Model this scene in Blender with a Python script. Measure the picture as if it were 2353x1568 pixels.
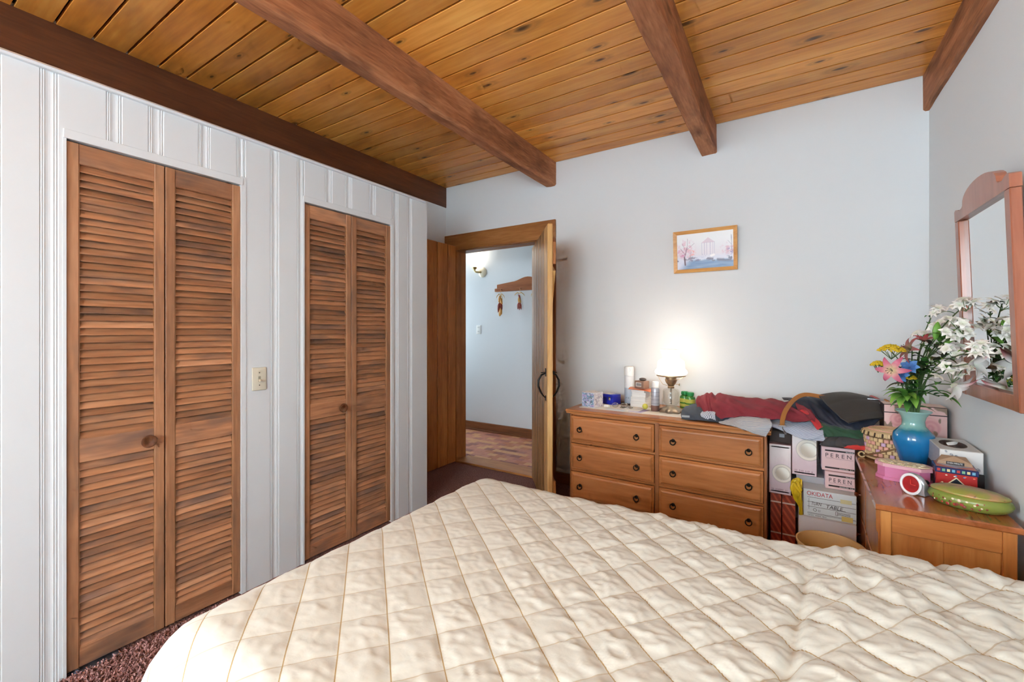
import bpy, bmesh, math, random
import numpy as np
from mathutils import Vector, Matrix, noise as mnoise
random.seed(7); np.random.seed(7)
for o in list(bpy.data.objects): bpy.data.objects.remove(o)
scene = bpy.context.scene
COL = scene.collection
R = math.radians

# ------------------------------------------------------------------ camera
cam_d = bpy.data.cameras.new('camera'); cam = bpy.data.objects.new('camera', cam_d); COL.objects.link(cam)
cam.location = (0, 0, 1.27); cam.rotation_euler = (R(90), 0, R(32.6))
cam_d.sensor_width = 36; cam_d.lens = 991 / 2353 * 36; cam_d.shift_y = -22 / 2353
cam_d.clip_start = .02
scene.camera = cam
# ------------------------------------------------------------------ sky, exposure
SKY = 14.0
w = bpy.data.worlds.new('sky'); scene.world = w; w.use_nodes = True
bg = w.node_tree.nodes['Background']; bg.inputs[0].default_value = (.735, .895, .985, 1); bg.inputs[1].default_value = SKY
scene.view_settings.view_transform = 'Standard'; scene.view_settings.look = 'None'
scene.view_settings.gamma = 1; scene.view_settings.use_curve_mapping = False
scene.view_settings.exposure = 1.03
scene.cycles.use_denoising = True; scene.cycles.use_adaptive_sampling = True; scene.cycles.adaptive_threshold = .1; scene.cycles.adaptive_min_samples = 12; scene.cycles.use_light_tree = False
scene.cycles.max_bounces = 9; scene.cycles.diffuse_bounces = 4; scene.cycles.transparent_max_bounces = 16
scene.cycles.caustics_reflective = False; scene.cycles.caustics_refractive = False
scene.cycles.sample_clamp_indirect = 8
LAMP_W, SCONCE_W = 1.7, 1.0
def portal(name, loc, rot, sx, sy):     # guides sky light through a window opening
    d = bpy.data.lights.new(name, 'AREA'); d.shape = 'RECTANGLE'; d.size = sx; d.size_y = sy; d.cycles.is_portal = True
    o = bpy.data.objects.new(name, d); COL.objects.link(o); o.location = loc; o.rotation_euler = rot
portal('window_portal_side', (.74, -.95, 1.375), (0, R(90), 0), .35, .3)
portal('fill_portal_back', (-.3, -2.77, 1.75), (R(90), 0, 0), 1.6, 1.2)  # back opening is unseen, put in as ambient fill
portal('fill_portal_left', (-2.93, -1.675, 1.575), (0, R(-90), 0), 1.85, 1.85)  # left opening is unseen, added to light the right wall
portal('fill_portal_hall', (-4.76, 3.95, 1.5), (0, R(-90), 0), .7, .45)  # hall opening is unseen, added to light the hall

# ------------------------------------------------------------------ helpers
def lin(c):
    c = np.asarray(c, float)
    if c.max() > 1.001: c = c / 255.
    return np.where(c <= .04045, c / 12.92, ((c + .055) / 1.055) ** 2.4)
def col(c): return tuple(float(q) for q in lin(c)) + (1,)
class N:
    def __init__(s, name, rough=.5):
        s.m = bpy.data.materials.new(name); s.m.use_nodes = True; s.t = s.m.node_tree
        s.p = s.t.nodes['Principled BSDF']; s.p.inputs['Roughness'].default_value = rough
    def n(s, typ, **kw):
        q = s.t.nodes.new('ShaderNode' + typ)
        for k, v in kw.items(): setattr(q, k, v)
        return q
    def l(s, a, b): s.t.links.new(a, b)
    def ramp(s, fac, stops):
        r = s.n('ValToRGB'); e = r.color_ramp.elements
        while len(e) < len(stops): e.new(.5)
        for q, (p, c) in zip(e, stops): q.position = p; q.color = c if len(c) == 4 else col(c)
        s.l(fac, r.inputs[0]); return r
    def mix(s, fac, a, b, mode='MIX'):
        q = s.n('Mix', data_type='RGBA', blend_type=mode)
        for sock, v in ((q.inputs[0], fac), (q.inputs[6], a), (q.inputs[7], b)):
            if isinstance(v, (int, float)): sock.default_value = v
            elif isinstance(v, tuple): sock.default_value = v if len(v) == 4 else col(v)
            else: s.l(v, sock)
        return q.outputs[2]
    def math(s, op, a, b=None):
        q = s.n('Math', operation=op)
        for sock, v in zip(q.inputs, (a, b)):
            if v is None: continue
            if isinstance(v, (int, float)): sock.default_value = v
            else: s.l(v, sock)
        return q.outputs[0]
    def bump(s, h, strength=.2, dist=.01):
        b = s.n('Bump'); b.inputs['Strength'].default_value = strength; b.inputs['Distance'].default_value = dist
        s.l(h, b.inputs['Height']); s.l(b.outputs[0], s.p.inputs['Normal'])
    def noise(s, vec, scale, detail=4, dist=0, rough=.55):
        q = s.n('TexNoise'); q.inputs['Scale'].default_value = scale; q.inputs['Detail'].default_value = detail
        q.inputs['Distortion'].default_value = dist; q.inputs['Roughness'].default_value = rough
        if vec is not None: s.l(vec, q.inputs['Vector'])
        return q.outputs['Fac']
    def coords(s, scale=(1, 1, 1), rnd=True):
        tc = s.n('TexCoord'); mp = s.n('Mapping'); mp.inputs['Scale'].default_value = scale
        if rnd:
            oi = s.n('ObjectInfo'); m1 = s.n('VectorMath', operation='SCALE'); cb = s.n('CombineXYZ')
            cb.inputs[0].default_value = 37.1; cb.inputs[1].default_value = 21.7; cb.inputs[2].default_value = 53.3
            s.l(cb.outputs[0], m1.inputs[0]); s.l(oi.outputs['Random'], m1.inputs['Scale'])
            ad = s.n('VectorMath', operation='ADD'); s.l(tc.outputs['Object'], ad.inputs[0]); s.l(m1.outputs[0], ad.inputs[1])
            s.l(ad.outputs[0], mp.inputs['Vector'])
        else: s.l(tc.outputs['Object'], mp.inputs['Vector'])
        return mp.outputs[0]
MATS = {}
def plain(name, c, rough=.5, metal=0, bump=0, bscale=200, trans=0, alpha=1, emit=0, coat=0, ior=1.45, var=0):
    if name in MATS: return MATS[name]
    q = N(name, rough); q.p.inputs['Base Color'].default_value = col(c); q.p.inputs['Metallic'].default_value = metal
    q.p.inputs['Transmission Weight'].default_value = trans; q.p.inputs['IOR'].default_value = ior
    q.p.inputs['Coat Weight'].default_value = coat; q.p.inputs['Alpha'].default_value = alpha
    if emit: q.p.inputs['Emission Color'].default_value = col(c); q.p.inputs['Emission Strength'].default_value = emit
    if var:
        v = q.coords(); f = q.noise(v, 14, 4); q.l(q.mix(f, tuple(int(k * (1 - var)) for k in c), tuple(min(255, int(k * (1 + var))) for k in c)), q.p.inputs['Base Color'])
    if bump: q.bump(q.noise(q.coords(), bscale, 3), bump, .002)
    MATS[name] = q.m; return q.m
def wood(name, dark, mid, light, axis='x', scale=1., knots=0, rough=.42, bump=.12, var=.12, smudge=None, sm=(.5, .72), coat=0., kscale=3.2, k2d=False):
    if name in MATS: return MATS[name]
    q = N(name, rough); s3 = [1.0, 1.0, 1.0]; s3['xyz'.index(axis)] = .1
    v = q.coords(tuple(k * scale for k in s3))
    vk = q.coords(tuple((.38 if k == .1 else 1.) * scale for k in s3))
    n1 = q.noise(v, 7, 3, .5); n2 = q.noise(v, 60, 2)
    fac = q.math('ADD', q.math('MULTIPLY', n1, .65), q.math('MULTIPLY', n2, .35))
    c = q.ramp(fac, [(.3, dark), (.5, mid), (.7, light)]).outputs[0]
    if knots:
        vo = q.n('TexVoronoi', voronoi_dimensions='2D' if k2d else '3D'); vo.inputs['Scale'].default_value = kscale; q.l(vk, vo.inputs['Vector'])
        sp = q.n('SeparateColor'); q.l(vo.outputs['Color'], sp.inputs[0])
        on = q.math('LESS_THAN', sp.outputs[0], knots)
        dd = q.math('ADD', q.math('MULTIPLY', vo.outputs['Distance'], q.math('ADD', q.math('MULTIPLY', sp.outputs[1], 1.6), .6)), q.math('MULTIPLY', q.math('SUBTRACT', n2, .5), .05))
        k = q.ramp(dd, [(.03, (1, 1, 1, 1)), (.055, (.75, .75, .75, 1)), (.09, (.12, .12, .12, 1)), (.13, (.28, .28, .28, 1)), (.2, (0, 0, 0, 1))]).outputs[0]
        c = q.mix(q.math('MULTIPLY', k, on), c, tuple(int(a * .52) for a in dark))
    if smudge:
        sn = q.noise(q.coords(tuple((.3 if k == .1 else 1.) * scale for k in s3)), 5.5, 3, 0, .65)
        c = q.mix(q.ramp(sn, [(sm[0], (0, 0, 0, 1)), (sm[1], (.85, .85, .85, 1))]).outputs[0], c, smudge)
    oi = q.n('ObjectInfo'); hs = q.n('HueSaturation')
    q.l(q.math('ADD', q.math('MULTIPLY', oi.outputs['Random'], 2 * var), 1 - var), hs.inputs['Value']); q.l(c, hs.inputs['Color'])
    q.l(hs.outputs[0], q.p.inputs['Base Color']); q.p.inputs['Coat Weight'].default_value = coat; q.p.inputs['Coat Roughness'].default_value = .15
    if bump: q.bump(n2, bump, .003)
    MATS[name] = q.m; return q.m
def vcol(rough=.6):
    name = 'printed_colour_%d' % int(rough * 100)
    if name in MATS: return MATS[name]
    q = N(name, rough); a = q.n('Attribute', attribute_name='Col'); q.l(a.outputs['Color'], q.p.inputs['Base Color'])
    MATS[name] = q.m; return q.m

class B:
    def __init__(s): s.v = []; s.f = []
    def add(s, v, f):
        k = len(s.v); s.v += [tuple(p) for p in v]; s.f += [tuple(i + k for i in q) for q in f]; return s
    def box(s, x0, x1, y0, y1, z0, z1):
        return s.add([(x, y, z) for x in (x0, x1) for y in (y0, y1) for z in (z0, z1)],
                     [(0, 1, 3, 2), (4, 6, 7, 5), (0, 4, 5, 1), (2, 3, 7, 6), (0, 2, 6, 4), (1, 5, 7, 3)])
    def bev(s, x0, x1, y0, y1, z0, z1, b=.004, seg=2):
        bm = bmesh.new(); bmesh.ops.create_cube(bm, size=1)
        for q in bm.verts: q.co = ((x0 + x1) / 2 + q.co.x * (x1 - x0), (y0 + y1) / 2 + q.co.y * (y1 - y0), (z0 + z1) / 2 + q.co.z * (z1 - z0))
        bmesh.ops.bevel(bm, geom=bm.edges[:], offset=b, segments=seg, profile=.5, affect='EDGES')
        bm.verts.index_update(); s.add([q.co[:] for q in bm.verts], [[q.index for q in f.verts] for f in bm.faces]); bm.free(); return s
    def lathe(s, prof, n=24, c=(0, 0, 0), sx=1, sy=1, wob=None, axis='z', cap=True):
        if prof[0] == prof[-1]: cap = False
        k = len(s.v); P = []
        for j, (r, z) in enumerate(prof):
            for i in range(n):
                a = 2 * math.pi * i / n; rr = r * (wob(a, j) if wob else 1)
                p = (rr * math.cos(a) * sx, rr * math.sin(a) * sy, z)
                if axis == 'y': p = (p[0], p[2], p[1])
                if axis == 'x': p = (p[2], p[0], p[1])
                P.append((p[0] + c[0], p[1] + c[1], p[2] + c[2]))
        F = []
        for j in range(len(prof) - 1):
            for i in range(n):
                F.append((j * n + i, j * n + (i + 1) % n, (j + 1) * n + (i + 1) % n, (j + 1) * n + i))
        if cap and prof[0][0] > 1e-6: F.append(tuple(reversed(range(n))))
        if cap and prof[-1][0] > 1e-6: F.append(tuple((len(prof) - 1) * n + i for i in range(n)))
        return s.add(P, F)
    def tube(s, pts, r, n=8, cap=True):
        pts = [Vector(p) for p in pts]; m = len(pts); rs = r if isinstance(r, (list, tuple)) else [r] * m
        P = []; up = None
        for i, p in enumerate(pts):
            t = (pts[min(i + 1, m - 1)] - pts[max(i - 1, 0)]).normalized()
            if up is None: up = t.orthogonal().normalized()
            up = (up - t * up.dot(t)).normalized(); q = t.cross(up)
            for k in range(n):
                a = 2 * math.pi * k / n; P.append(p + (up * math.cos(a) + q * math.sin(a)) * rs[i])
        F = [(i * n + k, i * n + (k + 1) % n, (i + 1) * n + (k + 1) % n, (i + 1) * n + k) for i in range(m - 1) for k in range(n)]
        if cap: F += [tuple(reversed(range(n))), tuple((m - 1) * n + k for k in range(n))]
        return s.add(P, F)
    def prism(s, poly, d0, d1, plane='xy'):
        def m(a, b, d): return {'xy': (a, b, d), 'xz': (a, d, b), 'yz': (d, a, b)}[plane]
        n = len(poly); P = [m(a, b, d0) for a, b in poly] + [m(a, b, d1) for a, b in poly]
        F = [tuple(reversed(range(n))), tuple(range(n, 2 * n))] + [(i, (i + 1) % n, n + (i + 1) % n, n + i) for i in range(n)]
        return s.add(P, F)
    def ball(s, c, r, nu=10, nv=6, sc=(1, 1, 1)):
        prof = [(max(1e-7, r * math.sin(math.pi * j / nv)), -r * math.cos(math.pi * j / nv)) for j in range(nv + 1)]
        b = B().lathe(prof, nu)
        return s.add([(c[0] + p[0] * sc[0], c[1] + p[1] * sc[1], c[2] + p[2] * sc[2]) for p in b.v], b.f)
    def grid(s, P):      # P: (nv, nu, 3)
        P = np.asarray(P); a, b = P.shape[:2]
        return s.add([tuple(q) for q in P.reshape(-1, 3)], [(j * b + i, j * b + i + 1, (j + 1) * b + i + 1, (j + 1) * b + i) for j in range(a - 1) for i in range(b - 1)])
    def xf(s, m):
        s.v = [tuple(m @ Vector(p)) for p in s.v]; return s
def mesh(name, b, mat, smooth=False, ang=38):
    me = bpy.data.meshes.new(name); me.from_pydata(b.v, [], b.f)
    bm = bmesh.new(); bm.from_mesh(me); bmesh.ops.recalc_face_normals(bm, faces=bm.faces); bm.to_mesh(me); bm.free()
    me.materials.append(mat)
    if smooth:
        me.polygons.foreach_set('use_smooth', [True] * len(me.polygons)); me.set_sharp_from_angle(angle=R(ang))
    me.update(); return me
def inst(name, me, parent=None, loc=(0, 0, 0), rot=(0, 0, 0), scale=None):
    o = bpy.data.objects.new(name, me); COL.objects.link(o); o.location = loc; o.rotation_euler = rot
    if scale: o.scale = scale
    if parent: o.parent = parent
    return o
def obj(name, b, mat, parent=None, loc=(0, 0, 0), rot=(0, 0, 0), smooth=False, ang=38):
    return inst(name, mesh(name, b, mat, smooth, ang), parent, loc, rot)
def tag(o, label, cat, group=None):
    o['label'] = label; o['category'] = cat
    if group: o['group'] = group
    return o
def thing(name, label, cat, loc=(0, 0, 0), rz=0, group=None, rot=None):
    o = bpy.data.objects.new(name, None); COL.objects.link(o); o.location = loc; o.rotation_euler = rot or (0, 0, rz)
    o.empty_display_size = .05; return tag(o, label, cat, group)
def struct(o, label=None):
    o['kind'] = 'structure'
    if label: o['label'] = label
    return o
def empty_struct(name, loc=(0, 0, 0), label=None):
    o = bpy.data.objects.new(name, None); COL.objects.link(o); o.location = loc; o.empty_display_size = .05; return struct(o, label)
def paint(name, w, h, nx, ny, fn, parent, loc, rot=(0, 0, 0), rough=.6, warp=None):
    """flat print: a panel in local XZ facing -Y whose colours come from fn(u, v) -> (.., 3) in 0..255"""
    u, v = np.meshgrid(np.linspace(0, 1, nx), np.linspace(0, 1, ny))
    P = np.stack([(u - .5) * w, np.zeros_like(u), v * h], -1)
    if warp is not None: P = warp(u, v)
    b = B().grid(P); me = bpy.data.meshes.new(name); me.from_pydata(b.v, [], b.f)
    c = lin(np.clip(fn(u, v), 0, 255) / 255.).reshape(-1, 3); a = me.color_attributes.new('Col', 'FLOAT_COLOR', 'POINT')
    a.data.foreach_set('color', np.concatenate([c, np.ones((len(c), 1))], 1).ravel())
    me.materials.append(vcol(rough)); me.polygons.foreach_set('use_smooth', [True] * len(me.polygons))
    return inst(name, me, parent, loc, rot)
def vnoise(x, y, seed=0):
    x = np.asarray(x, float); y = np.asarray(y, float); xi = np.floor(x).astype(int); yi = np.floor(y).astype(int); fx = x - xi; fy = y - yi
    def h(a, b): q = np.sin(a * 127.1 + b * 311.7 + seed * 74.7) * 43758.5453; return q - np.floor(q)
    fx = fx * fx * (3 - 2 * fx); fy = fy * fy * (3 - 2 * fy)
    return (h(xi, yi) * (1 - fx) + h(xi + 1, yi) * fx) * (1 - fy) + (h(xi, yi + 1) * (1 - fx) + h(xi + 1, yi + 1) * fx) * fy
def fbm(x, y, seed=0, o=4):
    return sum(vnoise(x * 2 ** k, y * 2 ** k, seed + k) * .5 ** (k + 1) for k in range(o))
def lerp(a, b, t):
    t = np.asarray(t)[..., None]; return np.asarray(a, float) * (1 - t) + np.asarray(b, float) * t
def sstep(a, b, x):
    t = np.clip((np.asarray(x) - a) / (b - a), 0, 1); return t * t * (3 - 2 * t)
def text(txt, h, mat, parent, loc, rot=(R(90), 0, 0), width=None, name='lettering', extrude=.0004, shear=0):
    c = bpy.data.curves.new('lettering', 'FONT'); c.body = txt; c.size = 1; c.extrude = 0; c.shear = shear
    t = bpy.data.objects.new('t', c); COL.objects.link(t); dg = bpy.context.evaluated_depsgraph_get()
    me = bpy.data.meshes.new_from_object(t.evaluated_get(dg)); bpy.data.objects.remove(t)
    V = np.array([v.co[:] for v in me.vertices]); mn, mx = V.min(0), V.max(0); k = h / (mx[1] - mn[1]); kx = width / (mx[0] - mn[0]) if width else k
    for v in me.vertices: v.co = ((v.co.x - mn[0]) * kx, (v.co.y - mn[1]) * k, 0)
    me.materials.clear(); me.materials.append(mat); me.name = name
    return inst(name, me, parent, loc, rot)
def crspline(P, n):
    P = np.asarray(P, float); m = len(P); t = np.linspace(0, m - 1, n); i = np.clip(t.astype(int), 0, m - 2); f = (t - i)[:, None]
    f = f.reshape((-1,) + (1,) * (P.ndim - 1))
    p0 = P[np.clip(i - 1, 0, m - 1)]; p1 = P[i]; p2 = P[i + 1]; p3 = P[np.clip(i + 2, 0, m - 1)]
    return .5 * (2 * p1 + (p2 - p0) * f + (2 * p0 - 5 * p1 + 4 * p2 - p3) * f ** 2 + (3 * p1 - p0 - 3 * p2 + p3) * f ** 3)
def loft(curves, nu=60, nv=24):
    C = np.stack([crspline(c, nu) for c in curves]); return crspline(C, nv)
def cloth(name, curves, mat, parent=None, amp=.008, fs=(10, 3), seed=0, nu=70, nv=28, thick=.004, fine=.25):
    P = loft(curves, nu, nv); du = np.gradient(P, axis=1); dv = np.gradient(P, axis=0); n = np.cross(du, dv); n /= np.linalg.norm(n, axis=-1, keepdims=True) + 1e-9
    v, u = np.meshgrid(np.linspace(0, 1, nv), np.linspace(0, 1, nu), indexing='ij')
    d = 1 - 2 * np.abs(fbm(u * fs[0] + v * 2.5, v * fs[1] + u * 1.5, seed, 2) / .75 - .5) * 2
    d2 = fbm(u * fs[0] * 2.6, v * fs[1] * 2.6, seed + 9, 3) - .45
    P = P + n * (amp * (d - .3) + amp * fine * d2 * 2)[..., None]
    o = obj(name, B().grid(P), mat, parent, smooth=True, ang=180)
    if thick:
        s = o.modifiers.new('thickness', 'SOLIDIFY'); s.thickness = thick; s.offset = 0
    return o
def set_uv(o, U, V):
    me = o.data; uv = me.uv_layers.new(name='UVMap'); idx = np.empty(len(me.loops), int); me.loops.foreach_get('vertex_index', idx)
    uv.data.foreach_set('uv', np.stack([np.ravel(U)[idx], np.ravel(V)[idx]], -1).ravel())

# ------------------------------------------------------------------ materials of the room
WALL = plain('wall_paint', (217, 219, 221), .75)
PANEL = plain('panel_paint', (215, 218, 220), .45)
CEILW = wood('ceiling_pine', (198, 124, 50), (226, 152, 66), (244, 182, 94), 'x', .8, .62, .34, .04, .15, (162, 102, 48), (.57, .8), kscale=7.5, k2d=True)
BEAMW = wood('rough_beam', (120, 70, 42), (170, 108, 68), (202, 142, 98), 'y', 1.8, .3, .75, .6, .03, (108, 64, 40), (.5, .72), kscale=3)
BEAMD = wood('smooth_dark_beam', (68, 36, 20), (96, 53, 30), (118, 68, 40), 'y', 1.4, .2, .5, .1, .03, kscale=2.2)
LOUV = wood('louver_wood_horizontal', (138, 92, 64), (177, 122, 85), (204, 150, 112), 'y', 1.5, 0, .5, .08, .2, (112, 88, 76), (.47, .68))
LOUVV = wood('louver_wood_vertical', (138, 94, 64), (174, 121, 84), (196, 144, 106), 'z', 1.5, 0, .5, .08, .06, (120, 92, 72), (.5, .75))
PINEV = wood('door_pine_vertical', (138, 80, 34), (178, 112, 56), (200, 138, 76), 'z', 1.3, .3, .4, .08, .08, kscale=3)
PINEX = wood('casing_pine_horizontal', (132, 80, 36), (164, 106, 54), (188, 132, 76), 'x', 1.3, .15, .4, .08, .06)
PINEL = wood('pale_pine_edge', (190, 140, 80), (214, 168, 104), (232, 194, 134), 'z', 1.3, .1, .45, .05, .05)
BASEW = wood('baseboard_wood', (88, 48, 26), (126, 74, 40), (150, 94, 56), 'x', 1.2, .25, .45, .08, .05)
def carpet_mat():
    q = N('carpet', .95); v = q.coords(rnd=False)
    f = q.noise(v, 160, 5, .4); g = q.noise(v, 9, 3)
    c = q.ramp(f, [(.35, (96, 60, 54)), (.52, (164, 114, 106)), (.68, (200, 154, 146))]).outputs[0]
    q.l(q.mix(g, c, q.mix(.35, c, (112, 72, 64)), 'MIX'), q.p.inputs['Base Color']); q.bump(f, .9, .02); return q.m
CARPET = carpet_mat()

# ------------------------------------------------------------------ room shell
XR, XL, YF, YB, ZC, WX = .66, -2.863, 3.26, -2.7, 2.695, -2.226
struct(obj('floor', B().box(XL - .15, XR + .15, YB - .15, YF, -.06, 0), CARPET), 'mauve brown pile carpet on the bedroom floor')
# far wall with the doorway
b = B().box(-2.863 - .15, -2.74, YF, YF + .13, 0, ZC + .05).box(-2.74, -1.821, YF, YF + .13, 2.075, ZC + .05).box(-1.821, XR + .15, YF, YF + .13, 0, ZC + .05)
struct(obj('wall_far', b, WALL), 'white painted wall behind the dresser with the doorway')
# right wall with a window behind the camera
b = B().box(XR, XR + .12, -.8, YF, 0, ZC + .04).box(XR, XR + .12, YB, -1.1, 0, ZC + .04).box(XR, XR + .12, -1.1, -.8, 0, 1.2).box(XR, XR + .12, -1.1, -.8, 1.55, ZC + .04)
struct(obj('wall_right', b, WALL), 'white painted wall that carries the framed mirror')
b = B().box(XL - .15, -1.1, YB - .12, YB, 0, ZC + .04).box(.5, XR + .12, YB - .12, YB, 0, ZC + .04).box(-1.1, .5, YB - .12, YB, 0, 1.15).box(-1.1, .5, YB - .12, YB, 2.35, ZC + .04)
struct(obj('wall_back', b, WALL), 'white wall behind the camera')
struct(obj('wall_left', B().box(XL - .13, XL, -.75, YF, 0, ZC + .04).box(XL - .13, XL, YB, -2.6, 0, ZC + .04).box(XL - .13, XL, -2.6, -.75, 0, .65).box(XL - .13, XL, -2.6, -.75, 2.5, ZC + .04), WALL), 'white wall seen above the plank panelling beside the doorway')
WHITEW = plain('white_window_paint', (235, 235, 232), .4)
def window(name, horizontal, a0, a1, z0, z1, c0, c1):
    r = empty_struct(name)
    def bx(p0, p1, q0, q1): 
        m = (c0 + c1) / 2
        return B().box(p0, p1, m - .02, m + .02, q0, q1) if horizontal else B().box(m - .02, m + .02, p0, p1, q0, q1)
    for p0, p1, q0, q1 in ((a0, a1, z0, z0 + .05), (a0, a1, z1 - .05, z1), (a0, a0 + .05, z0, z1), (a1 - .05, a1, z0, z1), (a0, a1, (z0 + z1) / 2 - .02, (z0 + z1) / 2 + .02)):
        obj('window_frame', bx(p0, p1, q0, q1), WHITEW, r)
window('fill_window_left', False, -2.6, -.75, .65, 2.5, XL - .13, XL)  # unseen window added to brighten the right wall
window('window_1', False, -1.1, -.8, 1.2, 1.55, XR, XR + .12)
window('fill_window_back', True, -1.1, .5, 1.15, 2.35, YB - .12, YB)  # unseen window, added and sized as ambient fill

# ceiling boards
ceil = struct(obj('ceiling', B().box(XL - .15, XR + .15, YB - .15, YF + .13, ZC + .018, ZC + .08), plain('dark_gap', (26, 13, 7), .9)), 'stained tongue and groove pine board ceiling')
bw = .1295; x0, x1 = XL, XR
prof = [(.005, .018), (.005, .002), (.0065, 0), (bw - .0065, 0), (bw - .005, .002), (bw - .005, .018)]
cb = mesh('ceiling_board', B().prism(prof, x0, x1, 'yz'), CEILW)
y = 3.131
k = 0
while y > YB - bw:
    inst('ceiling_board', cb, ceil, (0, y, ZC)); y -= bw
def beam(name, x0, x1, z0, y0, y1, mat, rough, ch, label, seed):
    ny = 110; ring = []
    zt = ZC + .002
    base = [(x0, zt), (x0, z0 + .13), (x0, z0 + .07), (x0, z0 + ch), (x0 + ch, z0), ((x0 + x1) / 2, z0), (x1 - ch, z0), (x1, z0 + ch), (x1, z0 + .07), (x1, z0 + .13), (x1, zt)]
    P = np.zeros((ny, len(base), 3))
    for j, yy in enumerate(np.linspace(y0, y1, ny)):
        for i, (x, z) in enumerate(base):
            d = rough * (mnoise.noise((x * 9 + seed, yy * 5, z * 9)) + .6 * mnoise.noise((x * 30 + seed, yy * 22, z * 30)))
            edge = 1.6 if i in (3, 4, 6, 7) else 1
            sx = -1 if x < (x0 + x1) / 2 else 1
            P[j, i] = (x + sx * d * edge * (0 if i in (0, 10) else 1), yy, z + (d * edge if 2 < i < 8 else 0))
    bb = B().grid(P); bb.f.append(tuple(range(len(base)))); bb.f.append(tuple((ny - 1) * len(base) + i for i in range(len(base))))
    return tag(obj(name, bb, mat, None, smooth=True, ang=28), label, 'beam', 'ceiling beams')
beam('ceiling_beam', -2.96, -2.863 + .004, 2.497, YB, YF, BEAMD, .0006, .004, 'smooth dark brown ceiling beam along the white closet wall', 1)
beam('ceiling_beam', -1.742, -1.645, 2.496, YB, YF, BEAMW, .0045, .014, 'rough hewn brown ceiling beam ending above the open door', 5)
beam('ceiling_beam', -.51, -.413, 2.496, YB, YF, BEAMW, .003, .006, 'brown ceiling beam ending on the far wall above the framed picture', 11)
beam('ceiling_beam', .634, .70, 2.496, YB, YF, BEAMW, .0035, .01, 'brown ceiling beam running along the wall with the mirror', 17)

# closet wall: painted vertical boards with milled mouldings
moulds = [(-.52, -.47), (-.36, -.31), (-.16, -.11), (.02, .07), (.25, .298), (.383, .432), (.56, .61), (.69, .745), (.87, .92), (1.029, 1.072), (1.188, 1.235), (1.331, 1.376),
          (1.497, 1.547), (1.63, 1.681), (1.807, 1.86), (1.995, 2.05), (2.131, 2.177)]
rel = [(0, 0), (.035, -4), (.11, -1.2), (.15, -1.2), (.19, -4), (.25, -1.5), (.33, -3.2), (.45, -4.2), (.57, -4), (.68, -2.5), (.73, -1.2), (.77, -4), (.84, -1.2), (.88, -1.2), (.93, -4), (1, 0)]
ZW = 2.22
openings = [(.443, 1.058, 2.0), (1.366, 1.993, 2.0)]
wc = empty_struct('wall_closet', (WX, 0, 0), 'white painted closet wall of vertical moulded boards')
def board(y0, y1, z0, z1):
    pts = [(y0, 0), (y1, 0)]
    for m0, m1 in moulds:
        for s, d in rel:
            yy = m0 + s * (m1 - m0)
            if y0 < yy < y1: pts.append((yy, d * .001))
    pts.sort(); P = B(); n = len(pts)
    front = [(d, yy) for yy, d in pts]; poly = front + [(-.022, y1), (-.022, y0)]
    # close each board with small V edges
    P.prism(poly, z0, z1, 'xy')
    obj('board', P, PANEL, wc)
edges = [-.7] + [m0 for m0, m1 in moulds] + [2.325]
for a, c in zip(edges[:-1], edges[1:]):
    cuts = [(a, c)]
    for o0, o1, oz in openings:
        new = []
        for p, q in cuts:
            if q <= o0 or p >= o1: new.append((p, q)); continue
            if p < o0: new.append((p, o0))
            if q > o1: new.append((o1, q))
            board(max(p, o0), min(q, o1), oz + .012, ZW)
        cuts = new
    for p, q in cuts:
        if q - p > .004: board(p, q, 0, ZW)
# jambs, tracks, end panel, roof of the closet box and its top moulding
for o0, o1, oz in openings:
    obj('jamb', B().box(-.09, .003, o0 - .001, o0 + .008, 0, oz), PANEL, wc)
    obj('jamb', B().box(-.09, .003, o1 - .008, o1 + .014, 0, oz + .02), PANEL, wc)
    obj('door_track', B().bev(-.07, .006, o0, o1, oz - .022, oz + .012, .002), PANEL, wc)
obj('end_panel', B().box(XL - WX, -.0225, 2.303, 2.3245, 0, ZW - .0205), PANEL, wc)
obj('end_panel', B().box(XL - WX, -.0225, -.7, -.678, 0, ZW - .0205), PANEL, wc)
obj('closet_top', B().box(XL - WX, -.0225, -.7, 2.3245, ZW - .02, ZW), PANEL, wc)
obj('divider', B().box(XL - WX, -.1, 1.19, 1.22, 0, ZW - .02), PANEL, wc)
obj('top_moulding', B().prism([(0, 0), (.012, .002), (.016, .010), (.010, .018), (.004, .020), (0, .022)], -.7, 2.3, 'xz').xf(Matrix.Translation((0, 0, ZW - .018))), PANEL, wc, smooth=True)

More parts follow.
